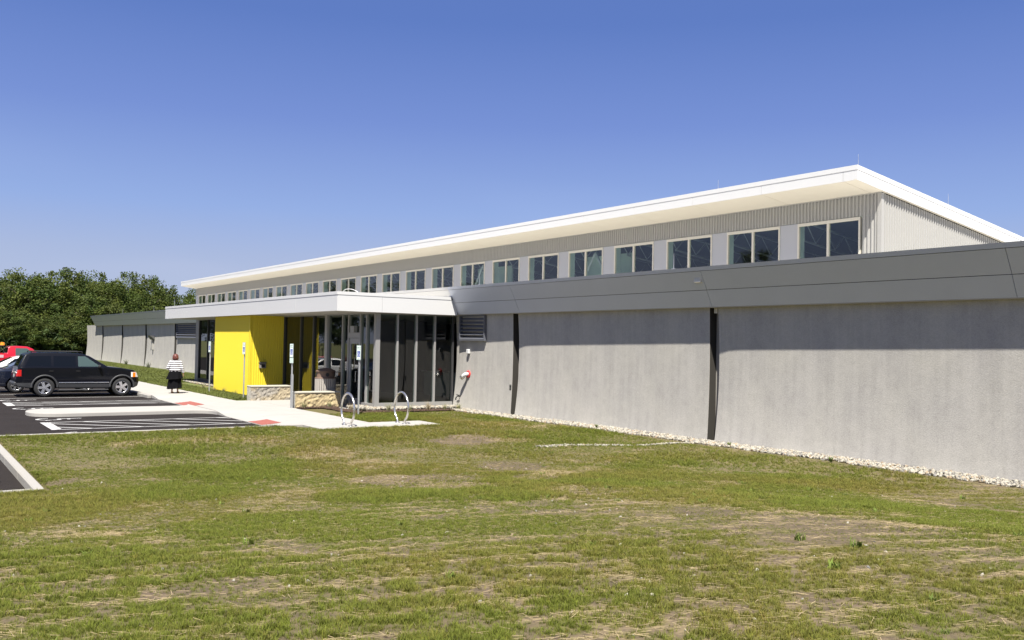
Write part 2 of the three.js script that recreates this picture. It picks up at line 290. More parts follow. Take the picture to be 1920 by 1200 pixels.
// upper roof slab, falling to the back
const RZ0 = -6.2, RZ1 = -27, RX0 = -91.75, RX1 = -16.26, RT = .44;
const roofTop = z => roofY(z) + RT;
const roof = part(bld, 'upper_roof', hexa([[RX0 + .03, roofY(RZ1) + .03, RZ1], [RX1 - .03, roofY(RZ1) + .03, RZ1], [RX1 - .03, roofY(RZ0) + .03, RZ0 - .03], [RX0 + .03, roofY(RZ0) + .03, RZ0 - .03], [RX0 + .03, roofTop(RZ1) - .02, RZ1], [RX1 - .03, roofTop(RZ1) - .02, RZ1], [RX1 - .03, roofTop(RZ0) - .02, RZ0 - .03], [RX0 + .03, roofTop(RZ0) - .02, RZ0 - .03]]), mat.joint);
const rs = [RX1, -16.75]; for (let x = -19.84; x > RX0 + 1; x -= 3.08) rs.push(x); rs.push(RX0);
for (let i = 0; i < rs.length - 1; i++) {
  const b = rs[i] - .007, a = rs[i + 1] + .007, y0 = roofY(RZ0), y1 = y0 + .30;
  part(roof, 'front_panel', box(a, b, y0, y1 - .004, RZ0 - .025, RZ0, 0), mat.white);
  if (i > 0) part(roof, 'soffit_panel', hexa([[a, roofY(CZ) + .004, CZ + .02], [b, roofY(CZ) + .004, CZ + .02], [b, y0, RZ0 - .03], [a, y0, RZ0 - .03], [a, roofY(CZ) + .024, CZ + .02], [b, roofY(CZ) + .024, CZ + .02], [b, y0 + .02, RZ0 - .03], [a, y0 + .02, RZ0 - .03]]), mat.soffit);
  else part(roof, 'soffit_panel', hexa([[a, roofY(CZ) + .004, CZ + .02], [b - .03, roofY(CZ) + .004, CZ + .02], [b - .03, y0, RZ0 - .03], [a, y0, RZ0 - .03], [a, roofY(CZ) + .024, CZ + .02], [b - .03, roofY(CZ) + .024, CZ + .02], [b - .03, y0 + .02, RZ0 - .03], [a, y0 + .02, RZ0 - .03]]), mat.soffit);
}
const sidePanel = (x0, x1, lo, hi) => hexa([[x0, roofY(RZ1) + lo, RZ1], [x1, roofY(RZ1) + lo, RZ1], [x1, roofY(RZ0) + lo, RZ0 + .001], [x0, roofY(RZ0) + lo, RZ0 + .001], [x0, roofY(RZ1) + hi, RZ1], [x1, roofY(RZ1) + hi, RZ1], [x1, roofY(RZ0) + hi, RZ0 + .001], [x0, roofY(RZ0) + hi, RZ0 + .001]]);
part(roof, 'side_panel', sidePanel(RX1 - .028, RX1 + .002, 0, .296), mat.white);
part(roof, 'side_soffit', sidePanel(CX1 + .04, RX1 - .03, .004, .024), mat.soffit);
part(roof, 'side_panel', sidePanel(RX0 - .002, RX0 + .028, 0, .296), mat.white);
part(roof, 'cap', hexa([[RX0 - .012, roofY(RZ1) + .30, RZ1], [RX1 + .012, roofY(RZ1) + .30, RZ1], [RX1 + .012, roofY(RZ0) + .30, RZ0 + .012], [RX0 - .012, roofY(RZ0) + .30, RZ0 + .012], [RX0 - .012, roofTop(RZ1), RZ1], [RX1 + .012, roofTop(RZ1), RZ1], [RX1 + .012, roofTop(RZ0), RZ0 + .012], [RX0 - .012, roofTop(RZ0), RZ0 + .012]]), mat.white);
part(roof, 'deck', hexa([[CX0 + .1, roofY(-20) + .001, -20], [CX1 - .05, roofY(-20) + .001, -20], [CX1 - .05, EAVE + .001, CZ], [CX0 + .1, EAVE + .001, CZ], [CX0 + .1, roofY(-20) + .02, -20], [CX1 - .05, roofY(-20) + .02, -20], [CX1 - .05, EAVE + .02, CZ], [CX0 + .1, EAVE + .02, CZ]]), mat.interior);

// entrance canopy
const KX0 = -51.45, KX1 = -28.4, KZ = 4.86, KY0 = 3.405, KY1 = 4.06;
const can = part(bld, 'canopy', box(KX0 + .03, KX1 - .03, KY0 + .03, KY1 - .02, .15, KZ - .03), mat.joint);
{
  const xs = [KX0, -47.6, -43.75, -39.9, -36.05, -32.2, KX1];
  for (let i = 0; i < xs.length - 1; i++) part(can, 'front_panel', box(xs[i] + (i ? .005 : 0), xs[i + 1] - .005, KY0, KY1 - .115, KZ - .026, KZ), mat.white);
  part(can, 'side_panel', box(KX1 - .026, KX1, KY0, KY1 - .115, 3.194, KZ - .028), mat.white);
  part(can, 'side_panel', box(KX1 - .026, KX1, KY0, KY1 - .115, .16, 3.186), mat.white);
  part(can, 'end_panel', box(KX0, KX0 + .026, KY0, KY1 - .115, .37, KZ - .028), mat.white);
  part(can, 'cap', merge([box(KX0 - .012, KX1 + .012, KY1 - .11, KY1, KZ - .2, KZ + .012), box(KX1 - .2, KX1 + .012, KY1 - .11, KY1, .42, KZ - .202), box(KX0 - .012, KX0 + .2, KY1 - .11, KY1, .42, KZ - .202)]), mat.white);
  part(can, 'roof_membrane', box(KX0 + .05, KX1 - .05, KY1 - .05, KY1 - .015, .4, KZ - .19), mat.whiteRoof);
  part(can, 'soffit', box(KX0 + .03, KX1 - .03, KY0 + .004, KY0 + .026, -.3, KZ - .03), mat.soffitGrey);
  const hoop = part(can, 'roof_hoop', tube([[-30.3, 4.02, 3.9], [-30.0, 4.2, 3.9], [-29.5, 4.22, 3.9], [-29.0, 4.13, 3.9], [-28.7, 4.02, 3.9]], .014, 24, 6), mat.white);
}

// yellow ribbed block
const YX0 = -43.05, YX1 = -37.95, YZ = 4.64;
part(bld, 'yellow_wall', ribbed([YX0, YZ - .03], [YX1, YZ - .03], [0, 1], () => -.05, () => KY0, .10, .013), mat.yellow);
part(bld, 'yellow_wall', ribbed([YX1 - .03, YZ - .03], [YX1 - .03, 3.1], [1, 0], () => -.05, () => KY0, .10, .013), mat.yellow);
part(bld, 'yellow_wall', box(YX0, YX0 + .03, -.05, KY0, 3.1, YZ - .03), mat.yellow);
part(bld, 'corner_trim', box(YX1 - .06, YX1 + .004, -.05, KY0 - .002, YZ - .06, YZ + .004), mat.yellow);

// entrance glazing: front (z) and side (x)
const GZ = 3.14, GX0 = -51.0, GX1 = -28.9, SY = .20, HY = 3.37;
function mull(x0, x1, z0, z1, y0 = SY, y1 = HY, m = mat.alu) { return part(bld, 'mullion', box(x0, x1, y0, y1, z0, z1), m); }
part(bld, 'head_rail', box(GX0, GX1 + .03, HY, KY0 + .003, GZ - .12, GZ + .03), mat.alu);
part(bld, 'head_rail', box(GX1 - .12, GX1 + .03, HY, KY0 + .003, 0, GZ - .122), mat.alu);
part(bld, 'sill', box(-38, -31.32, SY - .12, SY, GZ - .12, GZ + .03), mat.alu); part(bld, 'sill', box(-30.15, GX1 + .03, SY - .12, SY, GZ - .12, GZ + .03), mat.alu);
part(bld, 'sill', box(GX1 - .12, GX1 + .03, SY - .1, SY + .04, .02, GZ - .122), mat.alu); part(bld, 'sill', box(GX0, YX0, SY - .12, SY, GZ - .12, GZ + .03), mat.darkAlu);
part(bld, 'plinth', merge([box(GX0, -31.32, -.3, SY - .12, GZ - .2, GZ + .01), box(-30.15, GX1 + .01, -.3, SY - .12, GZ - .2, GZ + .01), box(GX1 - .2, GX1 + .01, -.3, SY - .1, 0, GZ - .21)]), mat.kerb);
const fx = [-37.9, -36.02, -34.64, -33.26, -31.79, -31.24, -30.22, -29.69, -28.9];
for (const [x, w, m] of [[-37.9, .05, mat.darkAlu], [-36.02, .05, mat.darkAlu], [-34.64, .05, mat.darkAlu], [-31.79, .035, mat.alu], [-31.24, .045, mat.alu], [-30.22, .045, mat.alu], [-29.69, .04, mat.alu]]) mull(x - w, x + w, GZ - .1, GZ + .02, .0 + SY, HY, m);
part(bld, 'column', box(-33.38, -33.14, .0, KY0, GZ - .12, GZ + .05), mat.alu);
part(bld, 'column', box(GX1 - .125, GX1 + .045, .0, KY0 + .001, GZ - .125, GZ + .045), mat.alu);
for (let i = 0; i < fx.length - 1; i++) { if (i === 5) continue; part(bld, 'pane', box(fx[i] + .05, fx[i + 1] - .05, SY, HY, GZ - .045, GZ - .043), mat.glassDark); }
part(bld, 'pane', box(-31.19, -30.27, 2.72, HY, GZ - .045, GZ - .043), mat.glassDark);
{
  const d = part(bld, 'door', merge([box(-31.19, -31.06, .03, 2.5, GZ - .07, GZ - .02), box(-30.40, -30.27, .03, 2.5, GZ - .07, GZ - .02), box(-31.06, -30.40, 2.3, 2.5, GZ - .07, GZ - .02), box(-31.06, -30.40, .03, .32, GZ - .07, GZ - .02)]), mat.alu);
  part(d, 'glass', box(-31.06, -30.40, .32, 2.3, GZ - .046, GZ - .044), mat.glassDark);
  part(d, 'handle', merge([bar([-30.5, .9, GZ + .03], [-30.5, 1.3, GZ + .03], .015, 8), bar([-30.5, .92, GZ + .03], [-30.5, .92, GZ - .03], .012, 6), bar([-30.5, 1.28, GZ + .03], [-30.5, 1.28, GZ - .03], .012, 6)]), mat.steel);
  part(bld, 'door_header', box(-31.19, -30.27, 2.51, 2.71, GZ - .1, GZ + .02), mat.alu);
  part(bld, 'door_operator', box(-30.95, -30.6, 2.715, 2.95, GZ - .04, GZ + .08), mat.alu);
}
for (const z of [2.32, 1.56, .8]) mull(GX1 - .1, GX1 + .03, z - .035, z + .035, SY + .04, HY, mat.alu);
mull(GX1 - .1, GX1 + .03, .0, .06, SY + .04, HY, mat.darkAlu);
{ const zs = [3.01, 2.32, 1.56, .8, .03]; for (let i = 0; i < 4; i++) part(bld, 'pane', box(GX1 - .045, GX1 - .043, SY + .04, HY, zs[i + 1] + .035, zs[i] - (i ? .035 : 0)), mat.glassDark); }
{ const xs = [GX0, -49.37, -48.01, -46.6, -45.2, YX0]; for (let i = 0; i < 5; i++) { part(bld, 'pane', box(xs[i] + .04, xs[i + 1] - .04, SY, HY, GZ - .045, GZ - .043), mat.glassDark); mull(xs[i] - .04, xs[i] + .04, GZ - .1, GZ + .02, SY, HY, mat.darkAlu); } }
part(bld, 'lobby_side_wall', box(GX0 - .7, GX0 - .045, -.05, KY0, -.3, GZ), mat.alu);
// lobby inside
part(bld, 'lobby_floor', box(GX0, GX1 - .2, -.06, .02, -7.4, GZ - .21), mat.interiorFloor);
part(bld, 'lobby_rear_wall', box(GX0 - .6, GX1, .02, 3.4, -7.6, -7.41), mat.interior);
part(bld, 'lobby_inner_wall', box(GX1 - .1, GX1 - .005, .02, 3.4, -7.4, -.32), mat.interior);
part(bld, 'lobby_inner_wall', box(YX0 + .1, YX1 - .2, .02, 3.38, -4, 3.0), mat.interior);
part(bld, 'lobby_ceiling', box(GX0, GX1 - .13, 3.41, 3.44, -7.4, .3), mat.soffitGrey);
part(bld, 'reception_desk', merge([box(-36.5, -33.5, .02, 1.05, -3.6, -3.0), box(-36.6, -33.4, 1.05, 1.1, -3.7, -2.9)]), mat.soffitGrey);

// louvres
function louver(x0, x1, y0, y1, n) {
  const z = -.02, l = part(bld, 'louver', merge([box(x0 - .05, x1 + .05, y0 - .06, y0, z - .12, z + .05), box(x0 - .05, x1 + .05, y1, y1 + .03, z - .12, z + .05), box(x0 - .05, x0, y0, y1, z - .12, z + .05), box(x1, x1 + .05, y0, y1, z - .12, z + .05)]), mat.louver);
  part(l, 'backing', box(x0, x1, y0, y1, z - .12, z - .1), mat.black);
  const st = (y1 - y0) / n;
  for (let i = 0; i < n; i++) { const y = y0 + i * st; part(l, 'blade', hexa([[x0, y, z + .04], [x1, y, z + .04], [x1, y + .012, z + .045], [x0, y + .012, z + .045], [x0, y + st * .72, z - .09], [x1, y + st * .72, z - .09], [x1, y + st * .72 + .012, z - .08], [x0, y + st * .72 + .012, z - .08]]), mat.louver); }
}
louver(-28.42, -26.82, 2.55, 3.36, 6);
louver(-68.3, -62.95, 2.42, 3.36, 6);

// ───────────────────────── ground ─────────────────────────
const AY = -.12;                                             // asphalt level; walks and kerbs stand at 0
const mound = (x, z) => .8 * S((x + 17) / 15) * S((z - 1.5) / 9);
const inLot = (x, z) => (z > 8.25 && x < -24.5) || (z > 15.25 && x < -15.75);
const onWalk = (x, z) => (x < -24.5 && z > 5.4 && z < 8.3) || (x > -34.95 && x < -30.95 && z > 3 && z < 6) || (x > -24.7 && x < -23.2 && z > 3.75 && z < 7.55) || (x < -35 && z > 6.05 && z < 8.3);
const lawnY = (x, z) => {
  if ((z > 8.1 && x < -24.3) || (z > 15.12 && x < -15.62)) return -.32;
  let y = mound(x, z) + .03 * (fbm(x * .45, z * .45, 3, 50) - .5) * S((x + 22) / 6);
  if (x > -24.4 && x < -15) { const e = Math.min(x + 24.4, z > 8 ? 9 : 99); y += .035 * Math.exp(-Math.pow((x + 23.6) / .9, 2)) * S((z - 7.6) / 1); }
  y -= .022 * (1 - S((x + 23.2) / .6)) * (z < 8 ? 1 : 0);
  if (onWalk(x, z)) y = -.10;
  return y;
};
// patches seen in the lawn: [x, z, half width across the view, half depth along it]
const soil = [[-19.2, 5.4, .9, 1.2], [-14.4, 7.3, .7, 1.1], [-12.7, 9.9, .9, 1.6], [-13.6, 10.3, .6, .8], [-12.5, 8.1, .5, 1.0], [-10.1, 8.9, .7, .9], [-5.6, 9.15, 1.2, 1.0], [-5.1, 10.3, .6, .4], [-6.5, 15.2, .35, .35], [-16.35, 14.87, .25, .6], [-7.1, 9.6, .5, .5]];
const straw = [[-21.5, 12.3, .8, 1.0], [-21.5, 10.5, 1.3, 1.0], [-18.2, 9.5, .9, 1.2], [-22.7, 2.3, .9, 1.0], [-21, 1.3, .9, .9], [-16.1, 9.3, .8, .9], [-13, 7.4, .5, .6], [-10.1, 15.4, .6, .25], [-23.8, 2.8, .6, .9], [-18.6, 4.3, .6, .6], [-5.2, 8.3, .7, .2]];
const patch = (list, x, z) => { let m = 0; for (const [cx, cz, a, b] of list) { const dx = x - cx, dz = z - cz; if (Math.abs(dx) > 3 || Math.abs(dz) > 3) continue; const p = (dx * .565 - dz * .825) / a, q = (-dx * .825 - dz * .565) / b; const d = Math.hypot(p, q) + .9 * (fbm(x * 1.6, z * 1.6, 3, 61) - .5); m = Math.max(m, S((1.2 - d) / .55)); } return m; };
// seed rows left by the drill run across the near lawn
const rows = (x, z) => { const q = (x * .959 + z * .281) + .3 * fbm(x * .3, z * .3, 2, 70), w = Math.abs((q / .44) % 1 + 1) % 1; return Math.exp(-Math.pow((w - .5) / .10, 2)) * S((x + 13) / 5) * (.3 + 1.0 * fbm(x * .8 - z * 1.1, z * .3, 2, 72)); };
const lush = [[-7.5, 11.9, 1.2, .7], [-8.3, 13, 1.2, .8], [-9.6, 13.6, 1.3, 1.0], [-8.3, 6.0, 1.5, 2], [-6.0, 5.5, 1.5, 1.6], [-5, 7.2, 1.2, .8], [-11.5, 11.5, 1.0, 1.0], [-19.5, 2.2, 1.4, 1.6], [-20, 12.6, .8, 1]];
function cover(x, z) {                                       // [soil, straw, green] shares, 0..1
  const near = S((x + 15) / 7), lu = patch(lush, x, z), row = rows(x, z);
  const n = fbm(x * .5, z * .5, 3, 80), n2 = fbm(x * 2.3, z * 2.3, 3, 83), n3 = fbm(x * 5.5 + 7, z * 5.5, 3, 88);
  let so = Math.max(patch(soil, x, z) * (.78 + .3 * n3), S((n - .58) / .2) * .42 * near), st = patch(straw, x, z) * (.55 + .5 * n3);
  so = Math.max(so, S((n3 - .47 + .12 * (n - .5)) / .14) * lerp(.34, .80, near));       // bare crumbs of earth between the tufts
  st = Math.max(st, S((n2 - .56) / .16) * .45, row * 1.05 * S((n2 - .28) / .15), S((.38 - n) / .14) * .35);
  so *= 1 - .4 * row; so *= 1 - .8 * lu; st *= 1 - .65 * lu;
  if (z < .75) so = Math.max(so, .3);
  return [so, st, clamp(1 - .9 * so - .6 * st)];
}
{
  const X0 = -31, X1 = 9, Z0 = 0, Z1 = 25, TW = 2048, TH = 1280;
  const map = tex(TW, TH, (i, j) => {
    const x = X0 + (i + .5) / TW * (X1 - X0), z = Z0 + (j + .5) / TH * (Z1 - Z0), [so, st, gr] = cover(x, z);
    const g1 = hash(i, j, 90), g2 = vnoise(i / 3, j / 3, 91), g3 = vnoise(i * .7 / 2 + j * .2, j / 9, 92);
    const s = .62 + .5 * g1 * g1 + .45 * g2; let r = .090 * s, g = .063 * s, b = .039 * s;
    const k = clamp(st * .8 * (g3 > .46 ? 1 : .15) * (.4 + g2)); r = lerp(r, .245 * (.6 + .7 * g1), k); g = lerp(g, .19 * (.6 + .7 * g1), k); b = lerp(b, .098 * (.6 + .7 * g1), k);
    const q = clamp(gr * .8 * (.6 + .6 * g2)), v = .6 + .6 * g1; r = lerp(r, .108 * v, q); g = lerp(g, .102 * v, q); b = lerp(b, .018 * v, q);
    return [r, g, b];
  });
  map.wrapS = map.wrapT = THREE.MirroredRepeatWrapping;
  const nx = 240, nz = 140, A = [X0, 29, 0, 35], pos = [], uv = [], idx = [];
  for (let j = 0; j <= nz; j++) for (let i = 0; i <= nx; i++) { const x = lerp(A[0], A[1], i / nx), z = lerp(A[2], A[3], j / nz); pos.push(x, lawnY(x, z), z); uv.push((x - X0) / (X1 - X0), (z - Z0) / (Z1 - Z0)); }
  for (let j = 0; j < nz; j++) for (let i = 0; i < nx; i++) { const a = j * (nx + 1) + i; idx.push(a, a + nx + 1, a + 1, a + 1, a + nx + 1, a + nx + 2); }
  const g = new THREE.BufferGeometry(); g.setAttribute('position', new THREE.Float32BufferAttribute(pos, 3)); g.setAttribute('uv', new THREE.Float32BufferAttribute(uv, 2)); g.setIndex(idx); g.computeVertexNormals();
  struct('lawn', g, new THREE.MeshStandardMaterial({ map, roughness: .95, side: THREE.DoubleSide, bumpMap: rep(hGrain, .05), bumpScale: .006 }));
}
const tTurf = tex(512, 512, (i, j) => { const u = i / 512, v = j / 512, n = fbm(u * 8, v * 8, 4, 95, 8), g = .7 + .6 * hash(i, j, 96), q = S((n - .45) / .2); return [lerp(.095, .15, q) * g, lerp(.115, .125, q) * g, lerp(.022, .05, q) * g]; });
const turf = M(1, 1, 1, .95, { map: rep(tTurf, 9) });
function sheet(x0, x1, z0, z1, y, n = 1) { const g = new THREE.PlaneGeometry(x1 - x0, z1 - z0, n, n); g.rotateX(-Math.PI / 2); g.translate((x0 + x1) / 2, y, (z0 + z1) / 2); return boxUV(g); }
struct('ground', sheet(-900, 900, -900, 900, -.34), turf);
struct('asphalt', (() => { const g = mergeGeometries([sheet(-120, -24.5, 8.2, 60, AY), sheet(-24.5, -15.8, 15.3, 60, AY)].map(strip)); return boxUV(g); })(), mat.asphalt);
struct('turf', sheet(-140, -50.9, -6, 6.05, -.015), turf); struct('turf', sheet(-50.9, -35, GZ + .02, 6.05, -.016), turf);

// concrete walk in slabs, dipping to the asphalt at two ramps
const rampDip = (x, z) => { let d = 0; for (const [a, b] of [[-38.2, -33.9], [-29.3, -25.9]]) { const u = clamp(1 - Math.max(a - x, x - b, 0) / 1.1), v = S((z - 6.9) / 1.3); d = Math.max(d, u * v); } return (AY + .012) * d; };
function slab(x0, x1, z0, z1) {
  const g = new THREE.BoxGeometry(x1 - x0 - .012, .3, z1 - z0 - .012, Math.max(1, Math.round((x1 - x0) / .35)), 1, Math.max(1, Math.round((z1 - z0) / .25))); g.translate((x0 + x1) / 2, -.15, (z0 + z1) / 2);
  const p = g.attributes.position; for (let i = 0; i < p.count; i++) if (p.getY(i) > -.1) p.setY(i, rampDip(p.getX(i), p.getZ(i))); g.computeVertexNormals(); return boxUV(g);
}
const walk = struct('sidewalk', sheet(-75, -24.6, 5.5, 8.1, -.17), mat.joint);
for (let x = -75; x < -35.1; x += 1.6) { const e = Math.min(x + 1.6, -35); part(walk, 'slab', slab(x, e, 6.05, 8.2), mat.walk); }
for (let x = -35; x < -24.6; x += 1.74) { const e = Math.min(x + 1.74, -24.55); part(walk, 'slab', slab(x, e, 5.42, 8.2), mat.walk); }
for (const [x0, x1] of [[-34.9, -32.95], [-32.95, -31]]) part(walk, 'slab', slab(x0, x1, 3.16, 5.42), mat.walk);
for (const [z0, z1] of [[3.72, 5.6], [5.6, 7.5]]) part(walk, 'slab', slab(-24.55, -23.15, z0, z1), mat.walk);
part(walk, 'slab', slab(-30.95, -29.3, 3.16, 3.9), mat.walk);
// ramp warning mats
function matPlate(x0, x1, z0, z1) { const g = new THREE.PlaneGeometry(x1 - x0, z1 - z0, 6, 6); g.rotateX(-Math.PI / 2); g.translate((x0 + x1) / 2, 0, (z0 + z1) / 2); const p = g.attributes.position, l = []; for (let i = 0; i < p.count; i++) p.setY(i, rampDip(p.getX(i), p.getZ(i)) + .006); g.computeVertexNormals(); for (let x = x0 + .08; x < x1; x += .12) for (let z = z0 + .06; z < z1; z += .12) { const c = new THREE.CylinderGeometry(.02, .03, .01, 6); c.translate(x, rampDip(x, z) + .01, z); l.push(c); } return merge([g, ...l]); }
part(walk, 'warning_mat', matPlate(-35.95, -34.05, 7.55, 8.17), mat.brick); part(walk, 'warning_mat', matPlate(-27.25, -26.0, 7.58, 8.17), mat.brick);
// parking island
{
  const s = new THREE.Shape(), x0 = -33.15, x1 = -31.0, z0 = 8.22, z1 = 13.6, r = 1.05;
  s.moveTo(x0 - .7, z0); s.quadraticCurveTo(x0, z0, x0, z0 + .7); s.lineTo(x0, z1 - r); s.quadraticCurveTo(x0, z1, (x0 + x1) / 2, z1); s.quadraticCurveTo(x1, z1, x1, z1 - r); s.lineTo(x1, z0 + .8); s.quadraticCurveTo(x1, z0, x1 + .8, z0); s.lineTo(x0 - .7, z0);
  const g = new THREE.ExtrudeGeometry(s, { depth: .16, bevelEnabled: true, bevelThickness: .02, bevelSize: .02, bevelSegments: 2, curveSegments: 10 }); g.rotateX(Math.PI / 2); g.translate(0, -.025, 0);
  struct('parking_island', boxUV(g), mat.walk);
}
// kerbs
const kerb = (x0, x1, z0, z1, y = .02) => box(x0, x1, -.3, y, z0, z1, .02);
for (const [a, b, z] of [[-75, -39.4, 8.205]]) for (let x = a; x < b; x += 3) struct('kerb', kerb(x, Math.min(x + 2.99, b), z, z + .15, .004), mat.kerb);
for (let z = 8.4; z < 15.2; z += 2.3) struct('kerb', kerb(-24.5, -24.35, z, Math.min(z + 2.29, 15.3), .02), mat.kerb);
for (let x = -24.34; x < -15.8; x += 2.15) struct('kerb', kerb(x, Math.min(x + 2.14, -15.61), 15.15, 15.3, .03), mat.kerb);
for (let z = 15.31; z < 34; z += 2.5) struct('kerb', kerb(-15.76, -15.61, z, z + 2.49, .03), mat.kerb);
// painted bay lines and wheelchair symbols
const line = (pts, w) => { const tris = []; for (let i = 0; i < pts.length - 1; i++) { const [a, b] = [pts[i], pts[i + 1]], d = Math.hypot(b[0] - a[0], b[1] - a[1]), n = [-(b[1] - a[1]) / d * w / 2, (b[0] - a[0]) / d * w / 2]; const q = (p, s) => [p[0] + n[0] * s, AY + .004, p[1] + n[1] * s]; tris.push([q(a, -1), q(a, 1), q(b, 1)], [q(a, -1), q(b, 1), q(b, -1)]); } return polyGeo(tris); };
const wheelchair = (cx, cz) => {                             // lies with its head towards the building
  const k = .74, at = (u, v) => [cx + u * k, cz - v * k], arc = []; for (let a = -2.7; a <= .75; a += .15) arc.push(at(.02 + .42 * Math.cos(a - .5), -.35 + .42 * Math.sin(a - .5)));
  const head = []; for (let a = 0; a < 6.3; a += .5) head.push(at(-.1 + .06 * Math.cos(a), .78 + .06 * Math.sin(a)));
  return merge([line(arc, .1), line(head, .1), line([at(-.1, .68), at(-.05, .02), at(.38, 0), at(.52, -.5), at(.66, -.44)], .11), line([at(-.08, .38), at(.28, .36)], .09)]);
};
{
  const hatch = (x0, x1, z0, z1) => { const l = [line([[x0, z0], [x0, z1]], .1), line([[x1, z0], [x1, z1]], .1), line([[x0 - .05, z1], [x1 + .05, z1]], .26)]; for (let s = z0 - 2.2; s < z1; s += 1.3) { let a = [x1, s], b = [x0, s + 2.6]; if (b[1] > z1 - .1) { const t = (z1 - .1 - a[1]) / (b[1] - a[1]); b = [lerp(a[0], b[0], t), z1 - .1]; } if (a[1] < z0) { const t = (z0 - a[1]) / (b[1] - a[1]); a = [lerp(a[0], b[0], t), z0]; } if (b[1] > a[1] + .1) l.push(line([a, b], .105)); } return merge(l); };
  struct('bay_hatching', hatch(-29.1, -26.85, 8.22, 13.45), mat.paint); struct('bay_hatching', hatch(-38, -36.35, 8.22, 13.6), mat.paint);
  for (const x of [-40.5, -43.1, -45.8, -48.4, -51, -53.6, -56.2, -58.8, -61.4]) struct('bay_line', line([[x, 8.35], [x, 13.6]], .1), mat.paint);
  for (const [x, z] of [[-30.25, 12.95], [-25.7, 12.85], [-34.9, 13.1], [-39.35, 13.1]]) struct('wheelchair_symbol', wheelchair(x, z), mat.paint);
}

// ───────────────────────── smooth solids: surface nets over a distance field ─────────────────────────
function surfaceNets(sdf, lo, hi, cell) {
  const n = [0, 1, 2].map(i => Math.ceil((hi[i] - lo[i]) / cell) + 1), [nx, ny, nz] = n, F = new Float32Array(nx * ny * nz), id = (i, j, k) => i + nx * (j + ny * k);
  for (let k = 0; k < nz; k++) for (let j = 0; j < ny; j++) for (let i = 0; i < nx; i++) F[id(i, j, k)] = sdf(lo[0] + i * cell, lo[1] + j * cell, lo[2] + k * cell);
  const vi = new Int32Array(nx * ny * nz).fill(-1), pos = [], idx = [];
  for (let k = 0; k < nz - 1; k++) for (let j = 0; j < ny - 1; j++) for (let i = 0; i < nx - 1; i++) {
    let neg = 0; const c = []; for (let m = 0; m < 8; m++) { const f = F[id(i + (m & 1), j + (m >> 1 & 1), k + (m >> 2))]; c.push(f); if (f < 0) neg++; }
    if (neg === 0 || neg === 8) continue;
    let x = 0, y = 0, z = 0, w = 0;
    for (let a = 0; a < 8; a++) for (const bit of [1, 2, 4]) { if (a & bit) continue; const b = a | bit; if ((c[a] < 0) === (c[b] < 0)) continue; const t = c[a] / (c[a] - c[b]); x += (a & 1) + (bit === 1 ? t : 0); y += (a >> 1 & 1) + (bit === 2 ? t : 0); z += (a >> 2) + (bit === 4 ? t : 0); w++; }
    vi[id(i, j, k)] = pos.length / 3; pos.push(lo[0] + (i + x / w) * cell, lo[1] + (j + y / w) * cell, lo[2] + (k + z / w) * cell);
  }
  const quad = (a, b, c, d, flip) => { if (a < 0 || b < 0 || c < 0 || d < 0) return; flip ? idx.push(a, c, b, a, d, c) : idx.push(a, b, c, a, c, d); };
  for (let k = 1; k < nz - 1; k++) for (let j = 1; j < ny - 1; j++) for (let i = 1; i < nx - 1; i++) {
    const f = F[id(i, j, k)] < 0;
    if (f !== F[id(i + 1, j, k)] < 0) quad(vi[id(i, j - 1, k - 1)], vi[id(i, j, k - 1)], vi[id(i, j, k)], vi[id(i, j - 1, k)], !f);
    if (f !== F[id(i, j + 1, k)] < 0) quad(vi[id(i - 1, j, k - 1)], vi[id(i - 1, j, k)], vi[id(i, j, k)], vi[id(i, j, k - 1)], !f);
    if (f !== F[id(i, j, k + 1)] < 0) quad(vi[id(i - 1, j - 1, k)], vi[id(i, j - 1, k)], vi[id(i, j, k)], vi[id(i - 1, j, k)], !f);
  }
  const nor = new Float32Array(pos.length), e = cell * .6;
  for (let v = 0; v < pos.length; v += 3) {
    const [x, y, z] = [pos[v], pos[v + 1], pos[v + 2]]; const g = [sdf(x + e, y, z) - sdf(x - e, y, z), sdf(x, y + e, z) - sdf(x, y - e, z), sdf(x, y, z + e) - sdf(x, y, z - e)], l = Math.hypot(...g) || 1; nor[v] = g[0] / l; nor[v + 1] = g[1] / l; nor[v + 2] = g[2] / l;
  }
  return { pos, nor, idx };
}
function meshOf(s, keep, colour) {                            // geometry of the triangles that keep() accepts
  const P3 = [], N3 = [], C3 = [];
  for (let t = 0; t < s.idx.length; t += 3) {
    const v = [s.idx[t], s.idx[t + 1], s.idx[t + 2]]; const c = [0, 1, 2].map(a => (s.pos[v[0] * 3 + a] + s.pos[v[1] * 3 + a] + s.pos[v[2] * 3 + a]) / 3), n = [0, 1, 2].map(a => (s.nor[v[0] * 3 + a] + s.nor[v[1] * 3 + a] + s.nor[v[2] * 3 + a]) / 3);
    if (keep && !keep(c, n)) continue;
    for (const i of v) { P3.push(s.pos[i * 3], s.pos[i * 3 + 1], s.pos[i * 3 + 2]); N3.push(s.nor[i * 3], s.nor[i * 3 + 1], s.nor[i * 3 + 2]); if (colour) C3.push(...colour(s.pos[i * 3], s.pos[i * 3 + 1], s.pos[i * 3 + 2])); }
  }
  const g = new THREE.BufferGeometry(); g.setAttribute('position', new THREE.Float32BufferAttribute(P3, 3)); g.setAttribute('normal', new THREE.Float32BufferAttribute(N3, 3)); if (colour) g.setAttribute('color', new THREE.Float32BufferAttribute(C3, 3)); return g;
}
const smin = (a, b, k) => { const h = clamp(.5 + .5 * (b - a) / k); return lerp(b, a, h) - k * h * (1 - h); };
const smax = (a, b, k) => -smin(-a, -b, k);
